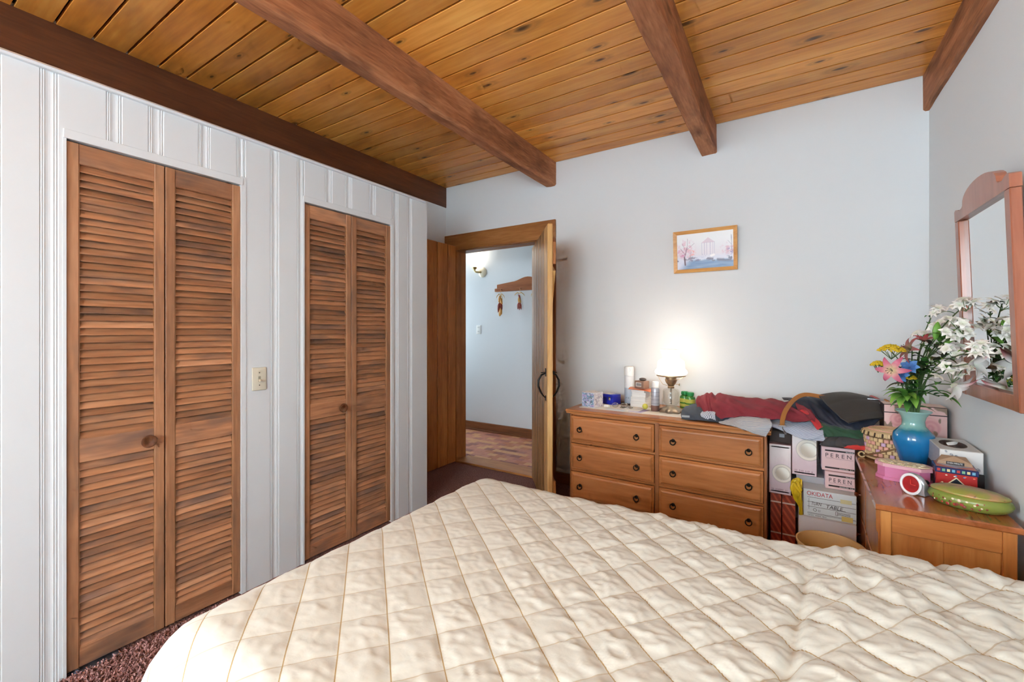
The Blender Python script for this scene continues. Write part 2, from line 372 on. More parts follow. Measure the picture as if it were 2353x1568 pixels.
# bifold louvre doors
SL_T, SL_C, PITCH, TILT = .006, .037, .0275, R(57)
KNOBW = wood('turned_knob_wood', (70, 40, 24), (102, 60, 36), (130, 80, 50), 'x', 3, 0, .3, .02, .02)
METAL = plain('bracket_steel', (150, 158, 180), .35, .9)
slat_meshes = {}
def leaf(root, y0, y1, ztop, knob_y=None):
    wdt = y1 - y0; st = .034; fr = .0
    fb = B()
    for a, c in ((0, st), (wdt - st, wdt)): fb.bev(-.03, 0, a, c, .012, ztop, .002, 1)
    for a, c in ((.012, .085), (.777, .867), (1.897, ztop)): fb.bev(-.026, -.003, st - .004, wdt - st + .004, a, c, .0015, 1)
    L = obj('door_leaf', fb, LOUVV, root, (-.004, y0, 0))
    # rails are their own boards with the grain running across
    for a, c in ((.012, .085), (.777, .867), (1.897, ztop)):
        obj('rail', B().bev(-.027, -.0022, st, wdt - st, a + .001, c - .001, .0012, 1), LOUV, L)
    for a in (st, wdt - st):
        obj('bead', B().box(-.012, -.0018, a - .002, a + .002, .085, 1.897), plain('bead_wood', (150, 104, 66), .5), L)
    key = round(wdt, 3)
    if key not in slat_meshes:
        slat_meshes[key] = mesh('slat', B().bev(-SL_C / 2, SL_C / 2, st - .003, wdt - st + .003, -SL_T / 2, SL_T / 2, .0016, 1), LOUV)
    for z0, z1 in ((.085, .777), (.867, 1.897)):
        n = int(round((z1 - z0) / PITCH)); p = (z1 - z0) / n
        for i in range(n):
            inst('slat', slat_meshes[key], L, (-.0155 + random.uniform(-.0008, .0008), 0, z0 + (i + .5) * p), (random.uniform(-.003, .003), TILT + random.uniform(-.05, .05), 0))
    if knob_y is not None:
        kn = obj('knob', B().lathe([(.012, -.004), (.010, .006), (.013, .012), (.024, .017), (.0265, .022), (.025, .026), (.019, .0268), (.014, .024), (1e-7, .0232)], 28, axis='x'), KNOBW, L, (-.001, knob_y - y0, .818), smooth=True)
    return L
d1 = empty_struct('door_1', (WX, 0, 0), 'weathered brown louvred bifold closet door nearest the camera')
leaf(d1, .452, .748, 1.972, .69); leaf(d1, .752, 1.049, 1.972)
pb = obj('pivot_bracket', B().bev(-.03, .012, .462, .60, .001, .006, .001, 1).lathe([(.007, .006), (.007, .012), (1e-7, .013)], 10, (-.008, .48, 0)).lathe([(.007, .006), (.007, .010), (1e-7, .011)], 10, (-.006, .585, 0)), METAL, d1, (.006, 0, 0)); pb['label'] = 'steel floor pivot bracket'
d2 = empty_struct('door_2', (WX, 0, 0), 'brown louvred bifold closet door nearer the doorway')
leaf(d2, 1.375, 1.678, 1.972, 1.61); leaf(d2, 1.682, 1.984, 1.972)

# light switch
IVORY = plain('ivory_plastic', (216, 208, 188), .35)
DARK = plain('dark_hole', (28, 20, 14), .6)
s = thing('light_switch', 'ivory toggle light switch plate between the two closet doors', 'switch', (WX, 1.134, 1.033))
obj('cover_plate', B().bev(0, .006, -.035, .035, -.0575, .0575, .004, 3), IVORY, s, smooth=True)
obj('toggle_slot', B().bev(.0055, .0068, -.006, .006, -.013, .013, .0005, 1), plain('slot_shade', (150, 142, 122), .6), s)
obj('toggle', B().bev(-.001, .016, -.0045, .0045, -.004, .004, .001, 1), IVORY, s, (.006, 0, -.004), (0, R(30), 0))
for dz in (-.031, .031): obj('screw', B().lathe([(.0028, .006), (.0026, .0068), (1e-7, .007)], 10, (0, 0, 0), axis='x'), DARK, s, (0, 0, dz))

# plank panelling in the nook
nk = struct(obj('wall_nook', B().box(XL, -2.741, 2.327, 3.235, 0, 2.09), plain('nook_backing', (40, 20, 10), .9)), 'vertical stained pine planks between closet and doorway')
for y0, y1 in zip([2.328, 2.47, 2.61, 2.72, 2.842, 2.981, 3.126], [2.47, 2.61, 2.72, 2.842, 2.981, 3.126, 3.245]):
    obj('plank', B().bev(-.02, 0, y0 + .0045, y1 - .0045, .005, 2.1, .004, 1), wood('nook_pine_lit', (164, 94, 40), (206, 130, 64), (226, 156, 86), 'z', 1.2, .3, .4, .06, .08, kscale=3), nk, (-2.722, 0, 0))  # lighter copy of the pine, hall and lamp light put into its colour
# doorway casing
tr = empty_struct('trim_1', (0, YF, 0), 'stained wood casing around the open doorway')
obj('header_board', B().bev(-2.863, -1.643, -.024, 0, 2.056, 2.212, .004), PINEX, tr)
obj('side_board', B().bev(-1.84, -1.643, -.02, 0, 0, 2.056, .004), wood('casing_red_vertical', (96, 50, 24), (136, 76, 36), (160, 98, 54), 'z', 1.3, .2, .4, .06, .04), tr)
obj('side_board', B().bev(-2.863, -2.75, -.012, 0, 0, 2.056, .004), PINEV, tr)
obj('jamb', B().bev(-2.745, -2.72, -.014, .135, 0, 2.056, .003), PINEV, tr)
obj('jamb', B().bev(-1.842, -1.815, .001, .135, 0, 2.056, .003), PINEV, tr)
obj('head_jamb', B().bev(-2.72, -1.842, .001, .135, 2.05, 2.076, .003), PINEX, tr)
obj('threshold', B().bev(-2.72, -1.842, -.03, .18, .001, .02, .004), wood('threshold_wood', (150, 92, 44), (190, 130, 72), (206, 150, 92), 'x', 1.2, .1, .35, .05, .02), tr)
bf = struct(obj('baseboard_far', B().bev(-1.643, XR, 3.242, YF, 0, .095, .003), BASEW), 'dark brown baseboard below the white wall')

# ledged plank door, swung open
L_ = .86; ang = math.atan2(2.5627 - 3.25, -1.3241 + 1.841)
dr = empty_struct('door_3', (-1.845, 3.236, 0), 'open plank door with black thumb latch'); dr.rotation_euler = (0, 0, ang)
OLIVE = wood('door_plank_olive', (122, 84, 44), (160, 116, 66), (184, 142, 90), 'z', 1.3, .25, .42, .06, .06)  # olive brown pine of the leaf planks
nb = 6; wb = L_ / nb
for i in range(nb):
    obj('plank', B().bev(i * wb + .0015, (i + 1) * wb - .0015, -.018, .018, .015, 1.99, .006, 1), PINEL if i == nb - 1 else OLIVE, dr)
for z in (.12, 1.72): obj('ledge', B().bev(.06, L_ - .01, .018, .04, z, z + .15, .003, 1), PINEV, dr)
a0, a1 = Vector((.1, 0, .28)), Vector((L_ - .06, 0, 1.70)); dd = (a1 - a0).normalized(); nn = Vector((-dd.z, 0, dd.x)) * .06
bq = B().prism([(p.x, p.z) for p in (a0 + nn, a0 - nn, a1 - nn, a1 + nn)], .018, .036, 'xz'); obj('brace', bq, PINEL, dr)
IRON = plain('black_iron', (34, 32, 32), .4, .7)
for sy in (-1, 1):
    h = B(); yy = sy * (.019 if sy < 0 else .02)
    h.bev(L_ - .085, L_ - .055, min(yy, yy + sy * .004), max(yy, yy + sy * .004), .965, 1.02, .001, 1)
    h.bev(L_ - .082, L_ - .058, min(yy, yy + sy * .004), max(yy, yy + sy * .004), .80, .835, .001, 1)
    h.tube([(L_ - .07, yy + sy * .003, .985), (L_ - .07, yy + sy * .03, .975), (L_ - .07, yy + sy * .05, .94), (L_ - .07, yy + sy * .052, .90), (L_ - .07, yy + sy * .036, .86), (L_ - .07, yy + sy * .02, .835), (L_ - .07, yy + sy * .003, .82)], [.004, .006, .007, .007, .006, .005, .004], 8)
    h.bev(L_ - .085, L_ - .055, min(yy, yy + sy * .035), max(yy, yy + sy * .035), .988, .992, .001, 1)
    obj('latch_handle', h, IRON, dr, smooth=True)
obj('latch_bar', B().bev(L_ - .12, L_ + .02, .02, .026, .988, 1.008, .001, 1), IRON, dr)

# ------------------------------------------------------------------ hall
TILES = [plain('tile_%s' % n, c, .42, var=.10) for n, c in (('rose', (198, 132, 108)), ('tan', (212, 158, 112)), ('mauve', (176, 114, 100)), ('clay', (190, 122, 88)), ('plum', (154, 96, 86)))]
hf = struct(obj('floor_hall', B().box(-4.7, -.5, YF + .0, 4.46, -.06, -.004), plain('tile_grout', (150, 104, 92), .7)), 'pink and tan patterned tile floor in the hall')
TS = .105; tm = [mesh('tile', B().bev(0, TS - .0012, 0, TS * .72 - .0012, -.004, 0.0, .0006, 1), m) for m in TILES]
yy = 3.45; row = 0
while yy < 4.44:
    xx = -3.85 + (row % 3) * TS * .37
    while xx < -1.9:
        inst('tile', random.choice(tm[:2] + tm), hf, (xx, yy, 0))
        xx += TS
    yy += TS * .72; row += 1
struct(obj('wall_hall', B().box(-4.7, -.5, 4.44, 4.56, 0, 2.6), WALL), 'white hall wall seen through the doorway')
struct(obj('ceiling_hall', B().box(-4.8, -.4, YF + .13, 4.56, 2.5, 2.6), WALL), 'white hall ceiling')
b = B().box(-4.75, -4.65, YF + .13, 4.5, 0, 1.15).box(-4.75, -4.65, YF + .13, 4.5, 1.85, 2.6).box(-4.75, -4.65, YF + .13, 3.725, 1.15, 1.85).box(-4.75, -4.65, 4.175, 4.5, 1.15, 1.85)  # opening at the unseen end added to bring light into the hall
struct(obj('wall_hall_end', b, WALL), 'hall end wall with an unseen opening added for light')
struct(obj('wall_hall_near', B().box(-4.75, -3.01, YF, YF + .13, 0, 2.6), WALL), 'hall wall beside the doorway')
struct(obj('wall_hall_right', B().box(-.55, -.45, YF + .13, 4.5, 0, 2.6), WALL), 'other hall end wall')
bh = struct(obj('baseboard_hall', B().bev(-4.65, -.55, 4.418, 4.44, .0, .108, .003).bev(-4.65, -.55, 4.405, 4.42, .0, .02, .004), BASEW), 'stained wood baseboard in the hall')

# ------------------------------------------------------------------ bed and quilt
BX0, BX1, BY0, BY1, BZ = -1.08, .63, .45, 1.49, .628
bed = thing('bed', 'bed base and mattress hidden beneath the cream quilt', 'bed', (0, 0, 0))
TICK = plain('mattress_ticking', (226, 222, 212), .8, bump=.1, bscale=90)
obj('box_spring', B().bev(-1.06, .63, .47, 1.46, .16, .36, .03, 3), TICK, bed, smooth=True)
obj('mattress', B().bev(-1.06, .63, .47, 1.46, .362, .575, .05, 4), TICK, bed, smooth=True)
for x in (-.95, .5):
    for y in (.58, 1.36): obj('leg', B().lathe([(.02, 0), (.028, .02), (.024, .17), (.024, .18)], 12, (x, y, 0)), BASEW, bed)
def quilt():
    step = .0055
    s = np.arange(BX0 - .50, BX1 + .001, step); t = np.arange(BY0 - .45, BY1 + .45, step)
    S, T = np.meshgrid(s, t)
    dx = np.minimum(0, S - BX0); dy = np.minimum(0, T - BY0) + np.maximum(0, T - BY1); d = np.hypot(dx, dy)
    rad = .12; amax = R(78); aa = np.minimum(d / rad, amax); rest = np.maximum(0, d - rad * amax)
    # the straight part of the hang leaves at a slope, then steepens
    out = rad * np.sin(aa) + rest * (math.cos(amax) * np.exp(-rest * 3.0)); drop = rad * (1 - np.cos(aa)) + rest * math.sqrt(1 - .3 * math.cos(amax) ** 2)
    with np.errstate(divide='ignore', invalid='ignore'):
        ux = np.where(d > 0, dx / d, 0); uy = np.where(d > 0, dy / d, 0)
    X = np.clip(S, BX0, BX1) + ux * out; Y = np.clip(T, BY0, BY1) + uy * out; Z = BZ - drop
    # quilting lattice
    A = np.array([[.0795, .0620], [-.0648, .0748]]); inv = np.linalg.inv(A)
    wx = .010 * (fbm(S * 3, T * 3, 5) - .5); wy = .010 * (fbm(S * 3, T * 3, 8) - .5)
    px = S + .298 + wx; py = T - .917 + wy
    p = inv[0, 0] * px + inv[0, 1] * py; q = inv[1, 0] * px + inv[1, 1] * py
    fp = np.abs(p - np.round(p)); fq = np.abs(q - np.round(q))      # 0 on a seam, .5 mid cell
    flat = 1 - .8 * sstep(-.02, .12, d) * sstep(1.3, .7, T)                 # the hang is pulled smooth
    puff = (np.sin(np.pi * np.clip(fp, 0, .5)) ** .42) * (np.sin(np.pi * np.clip(fq, 0, .5)) ** .5)
    cell = vnoise(np.floor(p) * 3.1 + .5, np.floor(q) * 2.7 + .5, 3)
    H = .0068 * (.6 + .7 * sstep(-.9, .2, S)) * puff * (.75 + .5 * cell) * flat
    # pulled wrinkles between the seams
    r1 = 1 - np.abs(2 * fbm(p * 1.3 + q * .5, q * 2.6 - p * .6, 21, 3) / .875 - 1); r2 = 1 - np.abs(2 * fbm(p * 2.4 - q * 1.5, q * 1.3 + p * 1.2, 33, 3) / .875 - 1)
    wr = sstep(.7, 1, r1) * .0034 + sstep(.68, 1, r2) * .0034
    H += wr * puff ** .5 * (.4 + .6 * flat) * (.35 + .65 * sstep(-1.15, -.1, S))
    # loose, rucked area at the right
    loose = sstep(-.02, .14, S - .10 * (T - 1.15)) * sstep(.55, .8, T)
    H += loose * (.016 + .016 * (fbm(S * 9, T * 3.2, 41, 3) - .3) + .012 * sstep(.5, 1, 1 - np.abs(2 * fbm(S * 15 + T * 2, T * 3.5, 51, 2) / .75 - 1)))
    crease = np.exp(-((S - .02 - .10 * (T - 1.15)) / .014) ** 2) * sstep(.6, .8, T) * sstep(1.5, 1.3, T)
    H -= crease * .014
    ruck = sstep(1.05, 1.45, T) * sstep(-.75, -.1, S)
    H += ruck * .008 * (1 - np.abs(2 * fbm(S * 13 + T * 4, T * 4, 61, 2) / .75 - 1))
    H += .022 * (fbm(S * 1.4, T * 1.4, 71, 2) - .37)
    # small folds hanging on the side
    hang = sstep(.10, .3, d); H += hang * .018 * np.sin((S * uy + T * np.abs(ux)) * 17 + 3 * fbm(S * 2, T * 2, 81))
    P = np.stack([X, Y, Z], -1); du = np.gradient(P, axis=1); dv = np.gradient(P, axis=0); n = np.cross(du, dv); n /= np.linalg.norm(n, axis=-1, keepdims=True)
    P = P + n * H[..., None]
    P[..., 2] = np.maximum(P[..., 2], .03)
    a, b_ = S.shape; idx = np.arange(a * b_).reshape(a, b_)
    F = np.stack([idx[:-1, :-1], idx[:-1, 1:], idx[1:, 1:], idx[1:, :-1]], -1).reshape(-1, 4)
    me = bpy.data.meshes.new('quilt'); me.vertices.add(a * b_); me.vertices.foreach_set('co', P.ravel()); me.loops.add(F.size); me.loops.foreach_set('vertex_index', F.ravel())
    me.polygons.add(len(F)); me.polygons.foreach_set('loop_start', np.arange(0, F.size, 4)); me.polygons.foreach_set('loop_total', np.full(len(F), 4)); me.update(calc_edges=True)
    me.polygons.foreach_set('use_smooth', np.ones(len(F), bool))
    m = N('quilt_cotton', .85)
    uvn = m.n('UVMap', uv_map='UVMap'); sx = m.n('SeparateXYZ'); m.l(uvn.outputs[0], sx.inputs[0])
    def seam(o):
        k = m.math('ABSOLUTE', m.math('SUBTRACT', o, m.math('ROUND', o))); return m.math('LESS_THAN', k, .013)
    line = m.math('MAXIMUM', seam(sx.outputs[1]), m.math('MULTIPLY', seam(sx.outputs[0]), .5))  # tan thread; one set fainter, its weaker look in the light put into colour
    v = m.coords(rnd=False); nz = m.noise(v, 5, 3)
    m.l(m.mix(line, m.mix(nz, (203, 200, 188), (211, 209, 198)), (168, 140, 92)), m.p.inputs['Base Color'])
    m.p.inputs['Sheen Weight'].default_value = .15; m.bump(m.noise(v, 30, 3, .5), .16, .005)
    me.materials.append(m.m); o = inst('quilt', me); set_uv(o, p, q); return o
tag(quilt(), 'cream diamond-stitched quilt spread over the bed', 'quilt')
# carpet pile tufts where the carpet lies closest to the camera
def pile():
    rng = np.random.default_rng(3); n = 26000
    x = rng.uniform(-2.215, -1.2, n); y = rng.uniform(.25, 1.0, n); a = rng.uniform(0, 2 * np.pi, n); h = rng.uniform(.006, .012, n); wd = rng.uniform(.0016, .003, n)
    lx = rng.normal(0, .006, n); ly = rng.normal(0, .006, n); c, s_ = np.cos(a) * wd, np.sin(a) * wd
    V = np.zeros((n, 4, 3)); V[:, 0] = np.stack([x - c, y - s_, 0 * x], -1); V[:, 1] = np.stack([x + c, y + s_, 0 * x], -1)
    V[:, 2] = np.stack([x + lx + c * .9, y + ly + s_ * .9, h], -1); V[:, 3] = np.stack([x + lx - c * .9, y + ly - s_ * .9, h], -1)
    me = bpy.data.meshes.new('carpet_pile'); me.from_pydata(V.reshape(-1, 3).tolist(), [], np.arange(4 * n).reshape(-1, 4).tolist())
    q = N('pile_yarn', .95); g = q.n('NewGeometry')
    q.l(q.ramp(g.outputs['Random Per Island'], [(0, (128, 86, 82)), (.5, (180, 132, 128)), (1, (214, 172, 168))]).outputs[0], q.p.inputs['Base Color'])
    me.materials.append(q.m); o = inst('carpet_pile', me); o['kind'] = 'stuff'; tag(o, 'mauve twisted carpet tufts beside the bed', 'carpet')
pile()

# ------------------------------------------------------------------ dresser
DW = wood('dresser_maple', (156, 94, 48), (186, 118, 66), (200, 136, 82), 'x', 1.1, 0, .33, .03, .04, (120, 72, 44), (.62, .9), coat=.25)
DWV = wood('dresser_maple_vertical', (124, 74, 40), (150, 94, 54), (168, 110, 68), 'z', 1.1, 0, .36, .03, .03, coat=.2)
DRK = wood('dresser_groove', (84, 46, 24), (104, 60, 32), (120, 72, 40), 'x', 1.1, 0, .4, .03, .02)
BRONZE = plain('dark_bronze', (46, 40, 34), .38, .8)
ds = thing('dresser', 'honey maple six-drawer dresser with dark ring pulls', 'dresser', (-.683, 2.725, 0))
hw = .587
obj('carcass', B().box(-hw, hw, .02, .515, .06, .708), DWV, ds)
for a, c in ((-hw, -hw + .012), (hw - .014, hw), (-.012, .014)): obj('post', B().bev(a, c, .003, .03, .06, .708, .002, 1), DWV, ds)

for z in (.695, .505, .313, .115): obj('rail', B().bev(-hw + .01, hw - .01, .006, .03, z, z + .014, .002, 1), DW, ds)
obj('plinth', B().bev(-hw, hw, .012, .5, 0, .115, .004, 1), DW, ds)
top = B().prism([(-.022, .022), (-.022, .017), (-.015, .012), (-.012, .006), (-.012, 0), (.525, 0), (.525, .027), (-.017, .027)], -hw - .02, hw + .02, 'yz').xf(Matrix.Translation((0, 0, .708)))
obj('dresser_top', top, DW, ds, smooth=True, ang=30)
ring = B(); ring.tube([(.0155 * math.sin(a), -.012 - .003 * math.cos(a), -.012 - .0155 * math.cos(a) * 1.0) for a in np.linspace(-2.5, 2.5, 22)], [.0022 + .0012 * math.cos(a / 2.2) for a in np.linspace(-2.5, 2.5, 22)], 7)
ringm = mesh('pull_ring', ring, BRONZE, True)
platem = mesh('pull_plate', B().lathe([(.0105, 0), (.0105, -.002), (.007, -.004), (1e-7, -.0045)], 16, axis='y').bev(-.004, .004, -.014, -.002, -.006, .012, .0015, 1), BRONZE, True)
for ci, (x0, x1) in enumerate(((-hw + .014, -.014), (.016, hw - .016))):
    for z0, z1 in ((.522, .692), (.330, .502), (.132, .310)):
        d = B()
        # moulded drawer front: stepped and bevelled rim around a raised field
        cx, cz, wx_, wz = (x0 + x1) / 2, (z0 + z1) / 2, (x1 - x0) / 2, (z1 - z0) / 2
        rings = [(0, .012), (0, -.004), (.004, -.008), (.009, -.008), (.013, -.013), (.02, -.016), (.024, -.0165)]
        V = []
        for ins, yy in rings:
            V += [(cx - wx_ + ins, yy, cz - wz + ins), (cx + wx_ - ins, yy, cz - wz + ins), (cx + wx_ - ins, yy, cz + wz - ins), (cx - wx_ + ins, yy, cz + wz - ins)]
        F = [(4 * j + i, 4 * j + (i + 1) % 4, 4 * j + 4 + (i + 1) % 4, 4 * j + 4 + i) for j in range(len(rings) - 1) for i in range(4)] + [(4 * len(rings) - 4, 4 * len(rings) - 3, 4 * len(rings) - 2, 4 * len(rings) - 1)]
        d.add(V, F); o = obj('drawer', d, DW, ds)
        for px_ in (x0 + (.07 if ci == 0 else .085), x1 - (.105 if ci == 0 else .07)):
            inst('pull_plate', platem, o, (px_, -.0165, cz + .006)); inst('pull_ring', ringm, o, (px_, -.0165, cz + .010))
TOPZ = .735
# lace runner
def lace(u, v):
    g = fbm(u * 60, v * 22, 3, 3); base = np.full(u.shape + (3,), 226.) * np.array([1, .975, .94])
    return base - (np.where(g > .52, 26, 0) + 14 * (np.sin(u * 160) * np.sin(v * 60) > .3))[..., None]
rn = obj('runner_cloth', B().bev(-.62, .16, -.09, .155, 0, .003, .001, 1), plain('runner_cloth', (228, 222, 212), .9, bump=.3, bscale=160), None, (-.62, 2.905, TOPZ))
tag(rn, 'white lace runner lying on the dresser top', 'runner')

def strokes(t, x0, x1, z, h, m, n, seed=1, y=-.0018):
    r_ = random.Random(seed); bb = B(); p = (x1 - x0) / n
    for k in range(n):
        if r_.random() < .12: continue
        a = x0 + k * p; bb.box(a, a + p * .3, y, y + .0008, z, z + h * r_.uniform(.7, 1))
        if r_.random() < .6: bb.box(a, a + p * .75, y, y + .0008, z + h * r_.choice((0, .4, .8)), z + h * r_.choice((0, .4, .8)) + h * .18) if False else bb.box(a, a + p * .7, y, y + .0008, z + h * .42, z + h * .6)
    o = obj('small_print', bb, m, t); o['kind'] = 'stuff'; return o
# ------------------------------------------------------------------ things on the dresser
WHITE = plain('white_card', (232, 230, 226), .6)
def floral(seed, base, cols, dens=.55, sc=9):
    def f(u, v):
        c = np.full(u.shape + (3,), 1.) * np.array(base, float)
        for k, cc in enumerate(cols):
            n = fbm(u * sc, v * sc, seed + 10 * k, 3) / .875; m = sstep(dens, dens + .06, n)[..., None]; c = c * (1 - m) + np.array(cc, float) * m
        return c
    return f
def boxthing(name, label, cat, x, y, z, rz, sx, sy, sz, mat, bevel=.003, group=None):
    t = thing(name, label, cat, (x, y, z), rz, group); obj('box_body', B().bev(-sx / 2, sx / 2, -sy / 2, sy / 2, 0, sz, bevel, 2), mat, t, smooth=True); return t
# pastel floral tissue cube
t = boxthing('tissue_cube', 'pale blue floral cube tissue box at the dresser corner', 'tissue box', -1.168, 2.885, TOPZ + .003, R(-14), .108, .105, .105, plain('tissue_card', (214, 212, 218), .55))
fb1 = floral(3, (176, 192, 218), [(214, 214, 224), (90, 120, 130), (176, 156, 204), (120, 160, 190)])
paint('print', .100, .095, 40, 40, fb1, t, (0, -.0528, .005)); paint('print', .100, .095, 40, 40, floral(8, (226, 220, 218), [(200, 192, 206), (180, 170, 180)]), t, (.0543, 0, .005), (0, 0, R(90)))
paint('print', .100, .095, 40, 40, floral(15, (232, 226, 222), [(214, 196, 196), (196, 204, 190)]), t, (0, -.0475, .1053), (R(-90), 0, 0))
# cobalt tin box with clasp
t = boxthing('blue_case', 'small cobalt blue case with a metal clasp behind the tissue cube', 'case', -1.093, 3.07, TOPZ, R(-22), .1, .085, .075, plain('cobalt', (34, 46, 172), .35), .004)
obj('lid_seam', B().bev(-.0505, .0505, -.0432, .0432, .05, .052, .0006, 1), plain('cobalt_dark', (20, 26, 110), .4), t)
obj('clasp', B().bev(.012, .03, -.048, -.042, .034, .058, .001, 1).lathe([(.006, 0), (.006, -.004), (1e-7, -.005)], 12, (.021, -.048, .046), axis='y'), plain('nickel', (190, 190, 196), .25, 1), t)
obj('paper_slip', B().bev(-.045, .02, -.035, .02, .0755, .0775, .0008, 1), WHITE, t)
# tall white spray can behind
CANB = plain('can_pale_blue', (192, 202, 214), .3, .1)
t = thing('tall_spray_can', 'tall white spray can standing against the wall behind the case', 'spray can', (-1.0, 3.19, TOPZ))
obj('can_body', B().lathe([(.033, 0), (.034, .004), (.034, .115)], 28), CANB, t, smooth=True)
obj('can_sleeve', B().lathe([(.034, .1155), (.0342, .118), (.0342, .205)], 28), plain('can_white', (232, 233, 236), .3), t, smooth=True)
obj('cap', B().lathe([(.0345, .206), (.0345, .262), (.031, .273), (.018, .276), (1e-7, .2765)], 28), plain('cap_white', (240, 240, 240), .35), t, smooth=True)
obj('hook_mark', B().tube([(.008, -.0338, .262), (.016, -.031, .258), (.018, -.030, .245), (.014, -.0325, .238)], .0008, 5), plain('ink_grey', (150, 156, 166), .5), t)
strokes(t, -.012, .014, .036, .014, plain('ink_navy', (44, 56, 84), .5), 4, 2, -.0355)
obj('tray', B().lathe([(1e-7, .001), (.05, .001), (.052, .008), (.049, .008), (.047, .003), (1e-7, .003)], 24, (.0, -.05, 0)), plain('smoked_dish', (70, 64, 60), .25), t, smooth=True)
# stack of white boxes
STK = 'white boxes stacked on the dresser'
zz = TOPZ + .003
for i, (w_, d_, h_, rz, lab) in enumerate(((.118, .09, .038, -8, 'white carton at the bottom of the stack beside the yellow ball'), (.112, .088, .032, -12, 'white carton second from the bottom of the stack'), (.100, .085, .034, -6, 'white carton third from the bottom of the stack'), (.104, .085, .016, -16, 'thin white carton on top of the white stack'))):
    t = boxthing('white_carton', lab, 'box', -.878, 3.07, zz, R(rz), w_, d_, h_, WHITE, .0015, STK); obj('lid_line', B().box(-w_ / 2 - .0003, w_ / 2 + .0003, -d_ / 2 - .0003, d_ / 2 + .0003, h_ * .62, h_ * .64), plain('box_seam', (170, 172, 178), .7), t); zz += h_
P = loft([[(-.075, -.05, 0), (0, -.055, .004), (.09, -.05, -.004)], [(-.08, 0, .012), (0, 0, .002), (.085, .0, .001)], [(-.05, .05, .003), (0, .05, .001), (.07, .05, .006)]], 16, 10)
o = obj('orange_packet', B().grid(P), plain('orange_foil', (222, 120, 72), .35), None, (-.872, 3.06, zz + .003), (0, 0, R(-10)), smooth=True, ang=180); o.modifiers.new('t', 'SOLIDIFY').thickness = .002
tag(o, 'crumpled orange packet on top of the white box stack', 'packet'); zz += .012
t = boxthing('brown_carton', 'small brown carton with a barcode on top of the white stack', 'box', -.868, 3.06, zz, R(-24), .078, .06, .052, plain('brown_card', (146, 116, 100), .6), .002)
obj('barcode_label', B().box(-.028, .02, -.0308, -.030, .012, .040), WHITE, t)
for k, xk in enumerate(np.linspace(-.024, .016, 12)): obj('bar', B().box(xk, xk + .0012 + .0008 * (k % 3), -.0312, -.0309, .016, .036), DARK, t)
o = obj('dark_pouch', B().ball((0, 0, 0), .026, 14, 8, (1, .8, .42)), plain('dark_pouch', (92, 80, 76), .6, bump=.3, bscale=40), None, (-.862, 3.06, zz + .0625), smooth=True, ang=180); tag(o, 'small dark rounded pouch on the brown barcode carton', 'pouch')
# grey aerosol
t = thing('aerosol_can', 'grey aerosol can with a white cap in front of the lamp', 'spray can', (-.748, 2.95, TOPZ + .003))
obj('can_body', B().lathe([(.026, 0), (.0275, .003), (.0275, .038)], 24), plain('aero_brown', (128, 96, 88), .3, .2), t, smooth=True)
obj('can_label', B().lathe([(.0275, .0385), (.0276, .039), (.0276, .145), (.024, .155)], 24), plain('aero_grey', (178, 178, 186), .3, .2), t, smooth=True)
obj('cap', B().lathe([(.0225, .156), (.0215, .158), (.0215, .192), (.019, .196), (1e-7, .1965)], 20), plain('cap_white', (240, 240, 240), .35), t, smooth=True)
for zc in (.05, .075, .1, .125): obj('print_band', B().lathe([(.02775, zc), (.0278, zc + .001), (.02775, zc + .003)], 24), plain('aero_print', (140, 140, 152), .4), t, smooth=True)
tag(obj('yellow_ball', B().ball((0, 0, .019), .019, 20, 12), plain('yellow_rubber', (222, 214, 96), .5), None, (-.822, 2.975, TOPZ + .003), smooth=True, ang=180), 'small yellow ball in front of the white boxes', 'ball')
t = thing('orange_bottle', 'slim orange bottle half hidden behind the aerosol can', 'bottle', (-.757, 3.0, TOPZ + .003)); obj('bottle_body', B().lathe([(.016, 0), (.017, .003), (.017, .06), (.013, .078), (.008, .086), (.008, .095)], 18), plain('orange_plastic', (232, 122, 44), .3), t, smooth=True); obj('cap', B().lathe([(.0095, .095), (.0095, .108), (1e-7, .109)], 14), WHITE, t, smooth=True)
# oil lamp with electric bulb
GLASS = N('clear_glass', .03); tb = GLASS.n('BsdfTransparent'); gl = GLASS.n('BsdfGlossy'); gl.inputs['Roughness'].default_value = .04; mx = GLASS.n('MixShader'); fr = GLASS.n('LayerWeight'); fr.inputs[0].default_value = .3
GLASS.l(GLASS.math('ADD', GLASS.math('MULTIPLY', GLASS.math('POWER', fr.outputs['Facing'], 2.5), .5), .05), mx.inputs[0]); GLASS.l(tb.outputs[0], mx.inputs[1]); GLASS.l(gl.outputs[0], mx.inputs[2]); GLASS.l(mx.outputs[0], GLASS.t.nodes['Material Output'].inputs[0]); tb.inputs[0].default_value = (.95, .95, .93, 1); GLASS = GLASS.m
def milk(name, amt, tint):
    g = N(name); tb = g.n('BsdfTransparent'); tl = g.n('BsdfTranslucent'); df = g.n('BsdfGlossy'); df.inputs['Roughness'].default_value = .15; m1 = g.n('MixShader'); m2 = g.n('MixShader')
    tl.inputs[0].default_value = tint; m1.inputs[0].default_value = amt; m2.inputs[0].default_value = .08
    g.l(tb.outputs[0], m1.inputs[1]); g.l(tl.outputs[0], m1.inputs[2]); g.l(m1.outputs[0], m2.inputs[1]); g.l(df.outputs[0], m2.inputs[2]); g.l(m2.outputs[0], g.t.nodes['Material Output'].inputs[0]); return g.m
SHADEG = milk('etched_shade_glass', .55, (.95, .95, .93, 1))
BRASS = plain('worn_brass', (176, 150, 118), .35, .85)
PEWTER = plain('cast_pewter', (176, 164, 148), .35, .8, bump=.5, bscale=60)
LX, LY = -.652, 2.975
